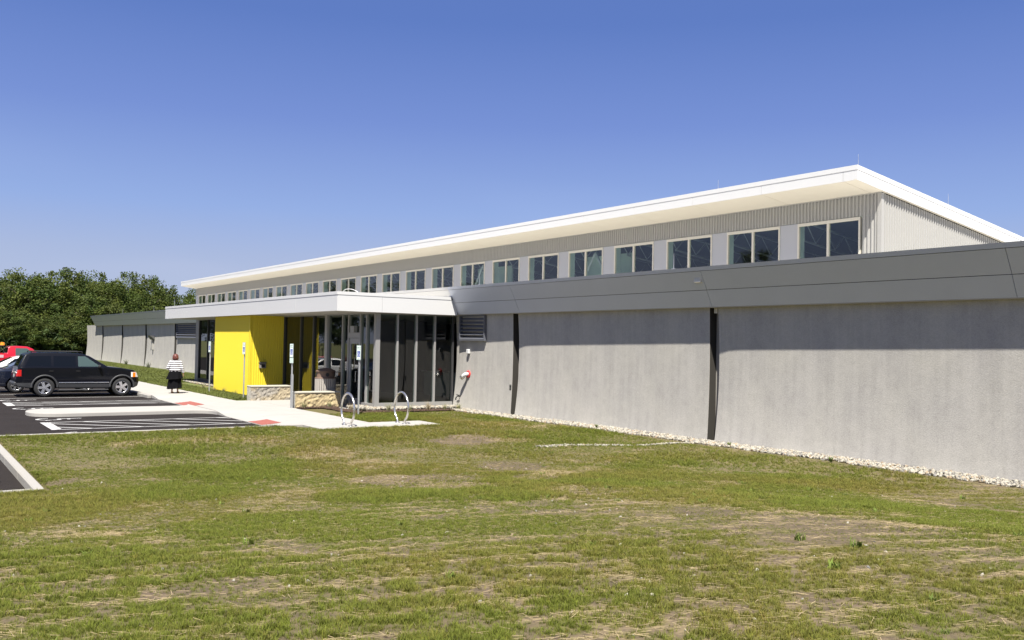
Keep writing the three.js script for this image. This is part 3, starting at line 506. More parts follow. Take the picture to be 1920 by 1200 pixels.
const caps = (p, a, b, r1, r2) => { const ba = [b[0] - a[0], b[1] - a[1], b[2] - a[2]], pa = [p[0] - a[0], p[1] - a[1], p[2] - a[2]], h = clamp((pa[0] * ba[0] + pa[1] * ba[1] + pa[2] * ba[2]) / (ba[0] ** 2 + ba[1] ** 2 + ba[2] ** 2)); return Math.hypot(pa[0] - ba[0] * h, pa[1] - ba[1] * h, pa[2] - ba[2] * h) - lerp(r1, r2, h); };
const ell = (p, c, r) => { const q = [0, 1, 2].map(i => (p[i] - c[i]) / r[i]), l = Math.hypot(...q), m = Math.hypot(...q.map((v, i) => v / r[i])); return m < 1e-9 ? -Math.min(...r) : l * (l - 1) / m; };
function polySDF(poly, x, y) {
  let d = 1e9, s = 1; for (let i = 0, j = poly.length - 1; i < poly.length; j = i++) {
    const ex = poly[j][0] - poly[i][0], ey = poly[j][1] - poly[i][1], wx = x - poly[i][0], wy = y - poly[i][1], t = clamp((wx * ex + wy * ey) / (ex * ex + ey * ey)), bx = wx - ex * t, by = wy - ey * t; d = Math.min(d, bx * bx + by * by);
    const c1 = y >= poly[i][1], c2 = y < poly[j][1], c3 = ex * wy > ey * wx; if ((c1 && c2 && c3) || (!c1 && !c2 && !c3)) s = -s;
  } return s * Math.sqrt(d);
}
const inside = (poly, x, y) => polySDF(poly, x, y) < 0;

// ───────────────────────── cars (front towards -z, y = 0 on the road) ─────────────────────────
const car = {
  tyre: M(.018, .018, .019, .85), rim: M(.72, .72, .73, .22, { metalness: .9 }), glass: P(.004, .005, .006, .03, { specularIntensity: .9 }), glassClear: P(.05, .075, .068, .05, { clearcoat: 1, clearcoatRoughness: .02 }), trim: M(.032, .033, .036, .6), chrome: M(.75, .75, .76, .18, { metalness: .95 }), red: P(.42, .008, .006, .15, { clearcoat: 1 }), lamp: P(.72, .72, .72, .12, { clearcoat: 1 }), amber: P(.85, .22, .01, .2, { clearcoat: 1 }), dark: M(.01, .01, .011, .8), beacon: P(.9, .28, .01, .25, { clearcoat: 1 }),
};
function wheelParts(parent, x, y, z, r, side) {
  const w = partGroup(parent, 'wheel'); w.position.set(x, y, z);
  const ly = []; for (const [u, v] of [[-.115, r * .66], [-.12, r * .8], [-.105, r * .95], [-.06, r], [.06, r], [.105, r * .95], [.12, r * .8], [.115, r * .66], [-.115, r * .66]]) ly.push(new THREE.Vector2(v, u));
  const t = new THREE.LatheGeometry(ly, 36); t.rotateZ(Math.PI / 2); const tm = new THREE.Mesh(t, car.tyre); tm.name = 'tyre'; tm.castShadow = tm.receiveShadow = true; w.add(tm);
  const l = [], sx = side * .085; const ring = new THREE.TorusGeometry(r * .63, r * .045, 8, 32); ring.rotateY(Math.PI / 2); ring.translate(sx, 0, 0); l.push(ring);
  const hub = new THREE.CylinderGeometry(r * .15, r * .17, .05, 16); hub.rotateZ(Math.PI / 2); hub.translate(sx, 0, 0); l.push(hub);
  for (let k = 0; k < 5; k++) { const a = k / 5 * 2 * Math.PI + .3, s = new THREE.BoxGeometry(.035, r * .52, r * .24); const p = s.attributes.position; for (let i = 0; i < p.count; i++) if (p.getY(i) > 0) p.setZ(i, p.getZ(i) * 1.25); s.translate(0, r * .36, 0); s.rotateX(a); s.translate(sx - side * .012, 0, 0); l.push(s); }
  const rm = new THREE.Mesh(merge(l), car.rim); rm.name = 'rim'; rm.castShadow = true; w.add(rm);
  const dk = new THREE.CylinderGeometry(r * .64, r * .64, .02, 24); dk.rotateZ(Math.PI / 2); dk.translate(side * .02, 0, 0); const dm = new THREE.Mesh(dk, car.dark); dm.name = 'brake_disc'; w.add(dm);
}
function buildCar(root, o) {
  const { poly, belt, hw, roofHw, roofYy, wheels, r, paint } = o, k = .05, wz = o.ends || .35;
  const zs = poly.map(p => p[0]), z0 = Math.min(...zs), z1 = Math.max(...zs), yMax = Math.max(...poly.map(p => p[1]));
  const C = .03, cache = new Map(), key = (z, y) => Math.round(z * 2000) * 100003 + Math.round(y * 2000);
  const prof = (z, y) => { const q = key(z, y); let v = cache.get(q); if (v === undefined) { v = polySDF(poly, z, y); cache.set(q, v); } return v; };
  const sdf = (x, y, z) => {
    x = Math.abs(x);
    let w = y < belt ? hw - .05 * Math.pow(clamp((.75 - y) / .5), 2) : lerp(hw - .01, roofHw, Math.pow((y - belt) / (roofYy - belt), 1.15));
    w -= (o.front || .16) * Math.pow(clamp((z0 + wz - z) / wz), 2) + .10 * Math.pow(clamp((z - z1 + wz) / wz), 2);
    let d = smax(prof(z, y), x - w, k);
    for (const zw of wheels) d = Math.max(d, -Math.max(Math.hypot(z - zw, y - r) - r * 1.17, hw - .34 - x));
    if (o.bed) d = Math.max(d, -Math.max(o.bed[0] - z, z - o.bed[1], o.bed[2] - y, x - hw + .09));
    return d;
  };
  const s = surfaceNets(sdf, [-hw - .06, .1, z0 - .06], [hw + .06, yMax + .06, z1 + .06], C);
  const claimed = (c, n) => { for (const q of o.regions) if (q.test(c, n)) return q; return null; };
  part(root, 'body', meshOf(s, (c, n) => !claimed(c, n)), paint);
  for (const q of o.regions) { const g = meshOf(s, (c, n) => claimed(c, n) === q); if (g.attributes.position.count) part(root, q.name, g, q.mat); }
  for (const zw of wheels) for (const sd of [-1, 1]) wheelParts(root, sd * (hw - .13), r, zw, r, sd);
}
const sideOf = (poly, sg) => (c, n) => n[0] * sg > .35 && inside(poly, c[2], c[1]);
// the black SUV
{
  const root = thing('parked_suv', 'black off-road car with silver wheels parked nearest the walkway', 'car', [0, 0, 0]);
  const poly = [[-2.08, .33], [-2.28, .42], [-2.33, .6], [-2.30, .8], [-2.22, .98], [-2.08, 1.10], [-1.6, 1.185], [-1.05, 1.24], [-.72, 1.45], [-.35, 1.68], [-.1, 1.76], [.4, 1.80], [1.2, 1.805], [1.85, 1.79], [2.02, 1.73], [2.14, 1.5], [2.27, 1.24], [2.31, 1.0], [2.36, .72], [2.36, .5], [2.27, .42], [1.9, .36], [-1.7, .33]];
  const side = [];
  for (const sg of [-1, 1]) side.push({ name: 'front_side_window', mat: car.glassClear, test: sideOf([[.08, 1.24], [.08, 1.66], [-.2, 1.655], [-.74, 1.27], [-.70, 1.24]], sg) }, { name: 'rear_side_window', mat: car.glass, test: sideOf([[.17, 1.24], [.17, 1.67], [1.0, 1.67], [1.0, 1.24]], sg) }, { name: 'quarter_window', mat: car.glass, test: sideOf([[1.09, 1.24], [1.09, 1.67], [1.86, 1.65], [2.03, 1.26]], sg) });
  buildCar(root, {
    poly, belt: 1.2, hw: .93, roofHw: .69, roofYy: 1.8, wheels: [-1.63, 1.31], r: .385, paint: P(.003, .0035, .006, .35, { specularIntensity: .25, clearcoat: .45, clearcoatRoughness: .03 }),
    regions: [...side,
      { name: 'windscreen', mat: car.glass, test: (c, n) => n[2] < -.3 && n[1] > .2 && c[1] > 1.28 && c[1] < 1.70 && c[2] > -1.05 && c[2] < -.2 },
      { name: 'rear_window', mat: car.glass, test: (c, n) => n[2] > .5 && c[1] > 1.27 && c[1] < 1.66 && Math.abs(c[0]) < .62 },
      { name: 'tail_light', mat: car.red, test: (c, n) => c[2] > 2.15 && c[1] > .85 && c[1] < 1.11 && c[0] > .55 }, { name: 'tail_light', mat: car.red, test: (c, n) => c[2] > 2.15 && c[1] > .85 && c[1] < 1.11 && c[0] < -.55 },
      { name: 'indicator', mat: car.amber, test: (c, n) => c[2] < -2.04 && c[2] > -2.17 && c[1] > .80 && c[1] < 1.0 && c[0] > .6 }, { name: 'indicator', mat: car.amber, test: (c, n) => c[2] < -2.04 && c[2] > -2.17 && c[1] > .80 && c[1] < 1.0 && c[0] < -.6 },
      { name: 'headlight', mat: car.lamp, test: (c, n) => c[2] < -1.98 && c[1] > .80 && c[1] < 1.02 && c[0] > .42 }, { name: 'headlight', mat: car.lamp, test: (c, n) => c[2] < -1.98 && c[1] > .80 && c[1] < 1.02 && c[0] < -.42 },
      { name: 'grille', mat: car.dark, test: (c, n) => c[2] < -2.0 && c[1] > .74 && c[1] < 1.02 && n[2] < -.5 },
      { name: 'lower_cladding', mat: car.trim, test: (c, n) => c[1] < .585 }],
  });
  for (const zw of [-1.63, 1.31]) for (const sd of [-1, 1]) { const t = new THREE.TorusGeometry(.475, .042, 8, 24, Math.PI); t.rotateY(Math.PI / 2); t.translate(sd * .915, .40, zw); part(root, 'wheel_arch', t, car.trim); }
  for (const sd of [-1, 1]) {
    part(root, 'side_moulding', box(sd * .925 - .02, sd * .925 + .02, .565, .60, -1.12, .80, .008), car.chrome);
    part(root, 'running_board', box(sd * .9 - .09, sd * .9 + .09, .26, .305, -1.1, .8, .015), car.trim);
    part(root, 'roof_rail', merge([bar([sd * .6, 1.845, -.1], [sd * .6, 1.845, 1.8], .02), ...[-.1, .85, 1.8].map(z => bar([sd * .6, 1.77, z], [sd * .6, 1.845, z], .02))]), car.dark);
    const m = new THREE.SphereGeometry(1, 12, 10); m.scale(.11, .085, .06); m.translate(sd * 1.02, 1.24, -.72); part(root, 'wing_mirror', m, car.dark);
    for (const z of [.0, 1.0]) part(root, 'door_handle', box(sd * .93 - .018, sd * .93 + .018, 1.04, 1.065, z, z + .16, .006), car.dark);
  }
  part(root, 'rear_bumper', box(-.85, .85, .46, .62, 2.3, 2.42, .04), car.trim);
  part(root, 'number_plate', box(-.16, .16, .78, .93, 2.335, 2.35), car.lamp);
  root.position.set(-41.98, AY, 10.66);
}
// saloon cars share one body
const saloonPoly = [[-2.1, .28], [-2.32, .36], [-2.38, .5], [-2.34, .66], [-2.15, .76], [-1.3, .93], [-1.05, .96], [-.35, 1.34], [-.05, 1.42], [.4, 1.455], [.85, 1.43], [1.15, 1.37], [1.75, 1.06], [2.2, 1.02], [2.33, .96], [2.38, .7], [2.36, .42], [2.2, .3], [1.8, .26], [-1.8, .26]];
function saloon(label, paint, x, z, turn = 0) {
  const root = thing('parked_saloon', label, 'car', [0, 0, 0]), side = [];
  for (const sg of [-1, 1]) side.push({ name: 'front_side_window', mat: car.glass, test: sideOf([[.25, .99], [.25, 1.36], [-.15, 1.34], [-.82, 1.0]], sg) }, { name: 'rear_side_window', mat: car.glass, test: sideOf([[.34, .99], [.34, 1.36], [.8, 1.35], [1.1, 1.28], [1.45, 1.0]], sg) });
  buildCar(root, {
    poly: saloonPoly, belt: .95, hw: .89, roofHw: .60, roofYy: 1.45, wheels: [-1.42, 1.36], r: .33, paint, front: .22, ends: .6,
    regions: [...side, { name: 'windscreen', mat: car.glass, test: (c, n) => n[2] < -.25 && n[1] > .2 && c[1] > .98 && c[1] < 1.36 && c[2] > -1.05 && c[2] < -.1 }, { name: 'rear_window', mat: car.glass, test: (c, n) => n[2] > .3 && c[1] > 1.08 && c[1] < 1.38 && c[2] > 1.0 && c[2] < 1.75 && Math.abs(c[0]) < .66 },
      { name: 'tail_light', mat: car.red, test: (c, n) => c[2] > 2.14 && c[1] > .74 && c[1] < .95 && c[0] > .42 }, { name: 'tail_light', mat: car.red, test: (c, n) => c[2] > 2.14 && c[1] > .74 && c[1] < .95 && c[0] < -.42 }, { name: 'headlight', mat: car.lamp, test: (c, n) => c[2] < -2.0 && c[1] > .58 && c[1] < .74 && c[0] > .4 }, { name: 'headlight', mat: car.lamp, test: (c, n) => c[2] < -2.0 && c[1] > .58 && c[1] < .74 && c[0] < -.4 }, { name: 'lower_sill', mat: car.dark, test: (c, n) => c[1] < .30 }],
  });
  for (const sd of [-1, 1]) { part(root, 'side_moulding', box(sd * .885 - .015, sd * .885 + .015, .60, .63, -.9, .85, .005), car.chrome); const m = new THREE.SphereGeometry(1, 12, 10); m.scale(.09, .065, .05); m.translate(sd * .93, .99, -.75); part(root, 'wing_mirror', m, paint); }
  root.position.set(x, AY, z); root.rotation.y = turn; return root;
}
saloon('dark blue saloon car mostly hidden behind the black off-road car', P(.008, .011, .022, .22, { clearcoat: 1, clearcoatRoughness: .03 }), -45.15, 11.3);
saloon('white saloon car parked between the dark saloon and the red pickup', P(.72, .72, .70, .3, { clearcoat: 1, clearcoatRoughness: .04 }), -52.6, 10.9);
saloon('silver saloon car parked just outside the frame beyond the near kerb', P(.30, .30, .31, .3, { clearcoat: 1, clearcoatRoughness: .04 }), -18.05, 18.13);
// the red pickup
{
  const root = thing('pickup_truck', 'red pickup truck with amber roof beacon beyond the black off-road car', 'pickup', [0, 0, 0]), red = P(.40, .006, .016, .25, { clearcoat: 1, clearcoatRoughness: .04 });
  const poly = [[-2.5, .45], [-2.72, .55], [-2.74, .95], [-2.62, 1.12], [-1.45, 1.22], [-1.25, 1.26], [-.72, 1.72], [-.45, 1.84], [.1, 1.87], [.42, 1.85], [.52, 1.78], [.58, 1.46], [2.9, 1.46], [2.92, .6], [2.8, .5], [2.2, .45], [-2.1, .42]];
  const side = []; for (const sg of [-1, 1]) side.push({ name: 'side_window', mat: car.glassClear, test: sideOf([[.16, 1.28], [.16, 1.74], [-.42, 1.74], [-.98, 1.30]], sg) });
  buildCar(root, { poly, belt: 1.24, hw: .98, roofHw: .74, roofYy: 1.87, wheels: [-1.75, 1.75], r: .39, paint: red, bed: [.72, 2.84, .75], regions: [...side, { name: 'windscreen', mat: car.glass, test: (c, n) => n[2] < -.3 && n[1] > .2 && c[1] > 1.3 && c[1] < 1.78 && c[2] < -.45 && c[2] > -1.25 }, { name: 'rear_window', mat: car.glass, test: (c, n) => n[2] > .6 && c[1] > 1.48 && c[1] < 1.75 && c[2] < .7 }, { name: 'headlight', mat: car.lamp, test: (c, n) => c[2] < -2.5 && c[1] > .85 && c[1] < 1.05 && c[0] > .5 }, { name: 'headlight', mat: car.lamp, test: (c, n) => c[2] < -2.5 && c[1] > .85 && c[1] < 1.05 && c[0] < -.5 }, { name: 'lower_trim', mat: car.trim, test: (c, n) => c[1] < .52 }] });
  part(root, 'bed_rack', merge([...[-.9, .9].flatMap(x => [bar([x, 1.46, .75], [x, 1.86, .75], .025), bar([x, 1.46, 2.2], [x, 1.86, 2.2], .025), bar([x, 1.86, .75], [x, 1.86, 2.2], .025)]), bar([-.9, 1.86, .75], [.9, 1.86, .75], .025), bar([-.9, 1.86, 2.2], [.9, 1.86, 2.2], .025), box(-.8, .8, 1.5, 1.82, 1.0, 2.0)]), car.dark);
  const bc = new THREE.CylinderGeometry(.10, .13, .16, 16); bc.translate(.5, 1.98, .78); part(root, 'beacon', bc, car.beacon);
  part(root, 'bed_stripe', box(.975, .985, 1.20, 1.36, .75, 2.6), M(.55, .38, .38, .5));
  root.position.set(-59.2, AY, 11.15);
}

// ───────────────────────── the walking woman ─────────────────────────
{
  const root = thing('person', 'person in black and white striped top and long black skirt walking away', 'person', [0, 0, 0]);
  const hand = (h, dir, side) => {                            // palm with four fingers and a thumb, hanging from the wrist h
    const f = []; const d = dir, tip = (o, l, c) => [[h[0] + o[0], h[1] + o[1], h[2] + o[2]], [h[0] + o[0] + d[0] * l, h[1] + o[1] + d[1] * l, h[2] + o[2] + d[2] * l - c]];
    [[-.03, .070], [-.01, .082], [.01, .078], [.03, .060]].forEach(([o, l]) => { const [a, b] = tip([d[0] * .08, d[1] * .08, o + d[2] * .08], l * .55, 0), e = [b[0] - side * .018, b[1] - l * .45, b[2]]; f.push([a, b, .0095, .009], [b, e, .009, .0075]); });
    f.push([[h[0], h[1] - .03, h[2] - .03], [h[0] - side * .015, h[1] - .075, h[2] - .062], .011, .010], [[h[0] - side * .015, h[1] - .075, h[2] - .062], [h[0] - side * .02, h[1] - .105, h[2] - .064], .010, .008]);
    return f;
  };
  const J = { sR: [.19, 1.33, 0], eR: [.285, 1.08, .03], wR: [.335, .87, -.02], sL: [-.19, 1.33, 0], eL: [-.30, 1.09, .06], wL: [-.26, .95, -.17] };
  const body = (x, y, z) => {
    const p = [x, y, z]; let d = ell(p, [0, 1.545, 0], [.078, .112, .097]);
    d = smin(d, ell(p, [0, 1.50, -.035], [.06, .07, .065]), .03); d = smin(d, caps(p, [0, 1.545, -.09], [0, 1.52, -.112], .012, .016), .015);
    for (const s of [-1, 1]) { d = smin(d, ell(p, [s * .08, 1.54, .0], [.014, .03, .02]), .008); d = Math.max(d, -ell(p, [s * .03, 1.555, -.10], [.014, .009, .012])); }
    d = Math.max(d, -ell(p, [0, 1.475, -.105], [.024, .005, .012]));
    d = smin(d, caps(p, [0, 1.36, .01], [0, 1.47, .005], .058, .052), .04);
    d = smin(d, ell(p, [0, 1.2, 0], [.19, .24, .13]), .05); d = smin(d, ell(p, [0, .92, .02], [.20, .18, .15]), .06);
    for (const [a, b, c] of [[J.sR, J.eR, J.wR], [J.sL, J.eL, J.wL]]) { d = smin(d, caps(p, a, b, .06, .047), .04); d = smin(d, caps(p, b, c, .045, .028), .02); }
    for (const s of [-1, 1]) { const k = [s * .09, .48, s > 0 ? -.05 : .03], f = [s * .085, .09, s > 0 ? -.10 : .12]; d = smin(d, caps(p, [s * .1, .86, 0], k, .09, .058), .03); d = smin(d, caps(p, k, f, .056, .034), .02); d = smin(d, caps(p, [f[0], .04, f[2] + .03], [f[0], .03, f[2] - .15], .035, .028), .025); }
    return d;
  };
  const s = surfaceNets(body, [-.45, -.02, -.3], [.45, 1.7, .3], .0125);
  const hs = []; for (const [w, dir, sd] of [[J.wR, [.1, -.98, -.1], 1], [J.wL, [.1, -.9, -.35], -1]]) { const fs = hand(w, dir, sd); hs.push(meshOf(surfaceNets((x, y, z) => { const p = [x, y, z]; let d = ell(p, [w[0] + dir[0] * .045, w[1] + dir[1] * .045, w[2] + dir[2] * .045], [.020, .05, .042]); for (const f of fs) d = smin(d, caps(p, ...f), .006); return d; }, [w[0] - .09, w[1] - .2, w[2] - .13], [w[0] + .09, w[1] + .05, w[2] + .1], .0045))); }
  const clean = g => { g.deleteAttribute('color'); return g; };
  part(root, 'body', mergeGeometries([clean(meshOf(s)), ...hs.map(clean)]), M(.40, .23, .16, .6));
  const top = surfaceNets((x, y, z) => {
    const p = [x, y, z]; let d = ell(p, [0, 1.22, .01], [.225, .26, .165]); d = smin(d, ell(p, [0, .98, .015], [.245, .20, .19]), .08); d = smin(d, caps(p, [-.17, 1.335, 0], [.17, 1.335, 0], .065, .065), .06);
    for (const [a, b, c] of [[J.sR, J.eR, J.wR], [J.sL, J.eL, J.wL]]) { d = smin(d, caps(p, a, b, .078, .066), .03); d = smin(d, caps(p, b, [lerp(b[0], c[0], .85), lerp(b[1], c[1], .85), lerp(b[2], c[2], .85)], .066, .058), .02); }
    d += .006 * Math.sin(x * 40 + y * 9) * S((1.2 - y) / .3);
    d = smax(d, .885 + .02 * Math.sin(x * 14) - y, .01); return smax(d, y - 1.425, .02);
  }, [-.46, .8, -.36], [.46, 1.48, .34], .0125);
  const stripe = (x, y) => { const q = (((y - .90 + .08 * Math.max(0, Math.abs(x) - .22)) / .088) % 1 + 1) % 1; return q > .60 ? [.02, .014, .02] : [.62, .61, .62]; };
  part(root, 'striped_top', meshOf(top, null, stripe), new THREE.MeshStandardMaterial({ vertexColors: true, roughness: .9, side: THREE.DoubleSide }));
  const skirt = (y0, y1, r0, r1, waves, amp, ph) => { const g = new THREE.CylinderGeometry(1, 1, y1 - y0, 72, 14, true), p = g.attributes.position; for (let i = 0; i < p.count; i++) { const t = (y1 - y0) / 2 - p.getY(i), q = clamp(t / (y1 - y0)), a = Math.atan2(p.getZ(i), p.getX(i)), r = lerp(r1, r0, Math.pow(q, .8)) * (1 + amp * q * Math.sin(a * waves + ph)); p.setX(i, r * Math.cos(a)); p.setZ(i, r * .82 * Math.sin(a) + .02 + .05 * q * q); p.setY(i, p.getY(i) + (y0 + y1) / 2 + .03 * q * Math.sin(a + 2.2)); } g.computeVertexNormals(); return g; };
  const cloth = P(.006, .006, .007, 1, { specularIntensity: .1 });
  part(root, 'skirt', skirt(.20, .98, .30, .22, 9, .07, 0), cloth);
  part(root, 'skirt_flounce', skirt(.62, .93, .335, .235, 7, .10, 1.1), cloth);
  part(root, 'hair', meshOf(surfaceNets((x, y, z) => { const p = [x, y, z]; let d = ell(p, [0, 1.565, .02], [.115, .125, .12]); d = smin(d, ell(p, [0, 1.49, .035], [.122, .09, .10]), .05); d += .008 * Math.sin(x * 70) * Math.sin(y * 50 + z * 60); d = Math.max(d, -ell(p, [0, 1.53, -.11], [.08, .11, .09])); return Math.max(d, 1.41 - y); }, [-.16, 1.38, -.16], [.16, 1.72, .18], .009)), M(.105, .026, .017, .55));
  for (const sd of [-1, 1]) { const z = sd > 0 ? -.10 : .12; part(root, 'shoe', new THREE.SphereGeometry(1, 14, 8).scale(.042, .03, .125).translate(sd * .085, .022, z - .045), M(.05, .018, .012, .5)); }
  root.position.set(-40.5, .008, 7.0); root.rotation.y = 1.0;
}

// ───────────────────────── disabled-parking signs ─────────────────────────
{
  const cv = document.createElement('canvas'); cv.width = 128; cv.height = 256; const c = cv.getContext('2d');
  c.fillStyle = '#e9efe9'; c.fillRect(0, 0, 128, 256); c.strokeStyle = '#2c7a55'; c.lineWidth = 5; c.strokeRect(5, 5, 118, 246);
  c.fillStyle = '#2c7a55'; c.textAlign = 'center'; c.font = 'bold 21px sans-serif'; c.fillText('RESERVED', 64, 44); c.fillText('PARKING', 64, 72);
  c.fillStyle = '#1d3f9e'; c.fillRect(26, 100, 76, 104); c.strokeStyle = '#fff'; c.lineWidth = 7; c.beginPath(); c.arc(60, 168, 22, .2, 3.9); c.stroke(); c.beginPath(); c.moveTo(58, 126); c.lineTo(60, 154); c.lineTo(80, 154); c.lineTo(88, 180); c.stroke(); c.fillStyle = '#fff'; c.beginPath(); c.arc(57, 117, 7, 0, 7); c.fill();
  const t = new THREE.CanvasTexture(cv); t.colorSpace = THREE.SRGBColorSpace; t.magFilter = THREE.LinearFilter;
  const face = new THREE.MeshStandardMaterial({ map: t, roughness: .45 }), plate = M(.60, .72, .64, .45);
  const mk = () => {
    const s = thing('parking_sign', '', 'sign', [0, 0, 0], 'disabled parking signs at the heads of the bays');
    part(s, 'post', merge([box(-.025, .025, -.2, 2.26, -.025, -.02), box(-.025, -.02, -.2, 2.26, -.02, .015), box(.02, .025, -.2, 2.26, -.02, .015)]), mat.galv);
    const f = new THREE.PlaneGeometry(.32, .48); f.translate(0, 2.02, .031); const pn = part(s, 'sign_panel', box(-.16, .16, 1.78, 2.26, .018, .028), mat.galv); part(pn, 'sign_print', f, face);
    for (const y of [2.2, 1.84]) part(s, 'bolt', bar([0, y, .028], [0, y, .04], .012, 8), mat.steel);
    return s;
  };
  const a = mk(); a.position.set(-40.3, 0, 5.6); a.userData.label = 'disabled parking sign nearest the walking person, in the grass';
  const b = cloneOf(a, 'disabled parking sign on a post in front of the yellow wall', [-36.0, 0, 5.48]);
  const d = cloneOf(a, 'disabled parking sign at the corner of the golden stone seat wall', [-30.72, 0, 5.5]); 
  { const p = part(d, 'fine_plate', box(-.16, .16, 1.58, 1.76, .018, .028).translate(-30.72, 0, 5.5), plate); const q = part(d, 'post_sleeve', box(-.045, .045, -.1, 1.18, -.05, .017).translate(-30.72, 0, 5.5), mat.galv); }
  const e = cloneOf(a, 'disabled parking sign standing in the grass behind the bicycle racks', [-27.33, 0, 4.5]);
}

// ───────────────────────── stone seat walls ─────────────────────────
function seatWall(name, label, x0, x1, z0, z1, h, tone) {
  const t = thing(name, label, 'stone wall', [(x0 + x1) / 2, 0, (z0 + z1) / 2]);
  const g = new THREE.BoxGeometry(x1 - x0, h - .05 + .15, z1 - z0, 8, 18, 50); g.translate((x0 + x1) / 2, (h - .05 - .15) / 2, (z0 + z1) / 2);
  const p = g.attributes.position, col = [];
  for (let i = 0; i < p.count; i++) {
    const x = p.getX(i), y = p.getY(i), z = p.getZ(i), front = x > x1 - .01, back = x < x0 + .01;
    if (front || back) { const n = .85 * fbm(z * 9 + y * 7, y * 11 - z * 4, 4, 120) + .4 * fbm(z * 22, y * 22, 2, 131), e = S(Math.min(y + .15, h - .05 - y, z - z0, z1 - z) / .05); p.setX(i, x + (front ? 1 : -1) * (n - .62) * .085 * e); }
    const m = fbm(z * 2.2 + 40, y * 3.5, 3, 140 + tone * 9), f = .78 + .5 * hash(i, tone, 7), gr = tone ? .7 * S((m - .62) / .2) : .45 + .5 * S((m - .46) / .2), joint = Math.abs(z - lerp(z0, z1, .36)) < .02 ? .8 : 1;
    const c = [lerp(.44, .27, gr), lerp(.35, .25, gr), lerp(.20, .22, gr)]; if (!front) { c[0] = .42; c[1] = .395; c[2] = .33; } col.push(c[0] * f * joint, c[1] * f * joint, c[2] * f * joint);
  }
  g.setAttribute('color', new THREE.Float32BufferAttribute(col, 3)); g.computeVertexNormals();
  part(t, 'rough_block', g, new THREE.MeshStandardMaterial({ vertexColors: true, roughness: .95, bumpMap: rep(hGrain, .4), bumpScale: .006 }));
  part(t, 'top_slab', box(x0 - .02, x1 + .03, h - .049, h, z0 - .01, z1 + .01, .008), M(.40, .375, .31, .9));
}
seatWall('seat_wall', 'grey and buff rough stone seat wall before the yellow block', -35.35, -34.9, 3.95, 5.55, .575, 0);
seatWall('seat_wall', 'golden rough stone seat wall nearest the bicycle racks', -31.15, -30.72, 3.66, 5.34, .56, 1);

// ───────────────────────── litter bin, bicycle racks ─────────────────────────
{
  const t = thing('litter_bin', 'large round ribbed litter bin with brown domed lid beside the door', 'bin', [-31.75, 0, 3.8]), cx = -31.75, cz = 3.8, R = .37;
  part(t, 'liner', new THREE.CylinderGeometry(R - .03, R - .05, .95, 32).translate(cx, .5, cz), M(.20, .18, .155, .8));
  for (let k = 0; k < 30; k++) { const a = k / 30 * 2 * Math.PI, b = new THREE.BoxGeometry(.052, .96, .03); b.rotateY(-a + Math.PI / 2); b.translate(cx + Math.cos(a) * R, .51, cz + Math.sin(a) * R); part(t, 'slat', b, M(.36, .33, .295, .8)); }
  part(t, 'base', new THREE.CylinderGeometry(R + .01, R + .01, .05, 32).translate(cx, .025, cz), mat.galv);
  const lid = part(t, 'lid', new THREE.LatheGeometry([[R + .02, .99], [R + .025, 1.02], [R - .03, 1.03], [R - .03, 1.24], [R + .01, 1.25], [R - .03, 1.29], [R * .6, 1.35], [0, 1.38]].map(q => new THREE.Vector2(...q)), 32).translate(cx, 0, cz), M(.15, .095, .065, .6));
  for (const a of [.2, 1.75, 3.3, 4.85]) { const o = new THREE.CylinderGeometry(.07, .07, .02, 16); o.rotateX(Math.PI / 2); o.rotateY(Math.PI / 2 - a); o.translate(cx + Math.cos(a) * (R - .025), 1.135, cz + Math.sin(a) * (R - .025)); part(lid, 'opening', o, mat.black); }
}
{
  const mk = thing('bicycle_rack', 'steel hoop bicycle rack at the wider end of the concrete pad', 'bicycle rack', [0, 0, 0], 'hoop bicycle racks');
  const pts = []; for (let a = -.98; a <= Math.PI + .98; a += .14) pts.push([.44 * Math.cos(a), .47 + .44 * Math.sin(a), 0]); pts.unshift([.21, .01, 0]); pts.push([-.21, .01, 0]);
  part(mk, 'hoop', tube(pts, .03, 90, 12), mat.steel);
  for (const x of [-.215, .215]) { part(mk, 'foot_plate', new THREE.CylinderGeometry(.075, .08, .012, 20).translate(x, .008, 0), mat.steel); for (const a of [0, 2.1, 4.2]) part(mk, 'bolt', new THREE.CylinderGeometry(.009, .009, .012, 6).translate(x + .06 * Math.cos(a), .02, .06 * Math.sin(a)), mat.steel); }
  mk.position.set(-23.84, 0, 6.44); cloneOf(mk, 'steel hoop bicycle rack at the end of the pad towards the glass wall', [-24.0, 0, 4.66]);
}

// ───────────────────────── fittings on the building ─────────────────────────
single('wall_camera', merge([box(-28.0, -27.86, 2.02, 2.18, -.10, .0, .012), box(-27.97, -27.89, 2.06, 2.14, -.14, -.10)]), mat.white, 'small white box fitting on the wall below the louver', 'wall fitting');
{
  const t = thing('hose_connection', 'white elbow pipe with red ring on the grey wall', 'pipe', [-27.95, 1.2, -.1]);
  const fl = new THREE.TorusGeometry(.10, .035, 10, 24); fl.translate(-27.93, 1.28, -.07); part(t, 'red_flange', fl, M(.55, .03, .03, .4));
  part(t, 'elbow', tube([[-27.93, 1.28, -.14], [-27.94, 1.28, .0], [-27.98, 1.25, .06], [-28.06, 1.18, .09]], .07, 20, 14), mat.white); part(t, 'coupling', bar([-28.04, 1.195, .082], [-28.11, 1.13, .115], .082, 16), mat.steel);
}
{ const t = thing('garden_tap', 'small dark tap low on the wall below the elbow pipe', 'tap', [-28.45, .4, 0]); part(t, 'spout', tube([[-28.42, .45, -.06], [-28.42, .45, .08], [-28.44, .40, .12], [-28.45, .32, .125]], .022, 16, 8), mat.black); part(t, 'handle', bar([-28.52, .50, .05], [-28.32, .50, .05], .018, 8), mat.black); }
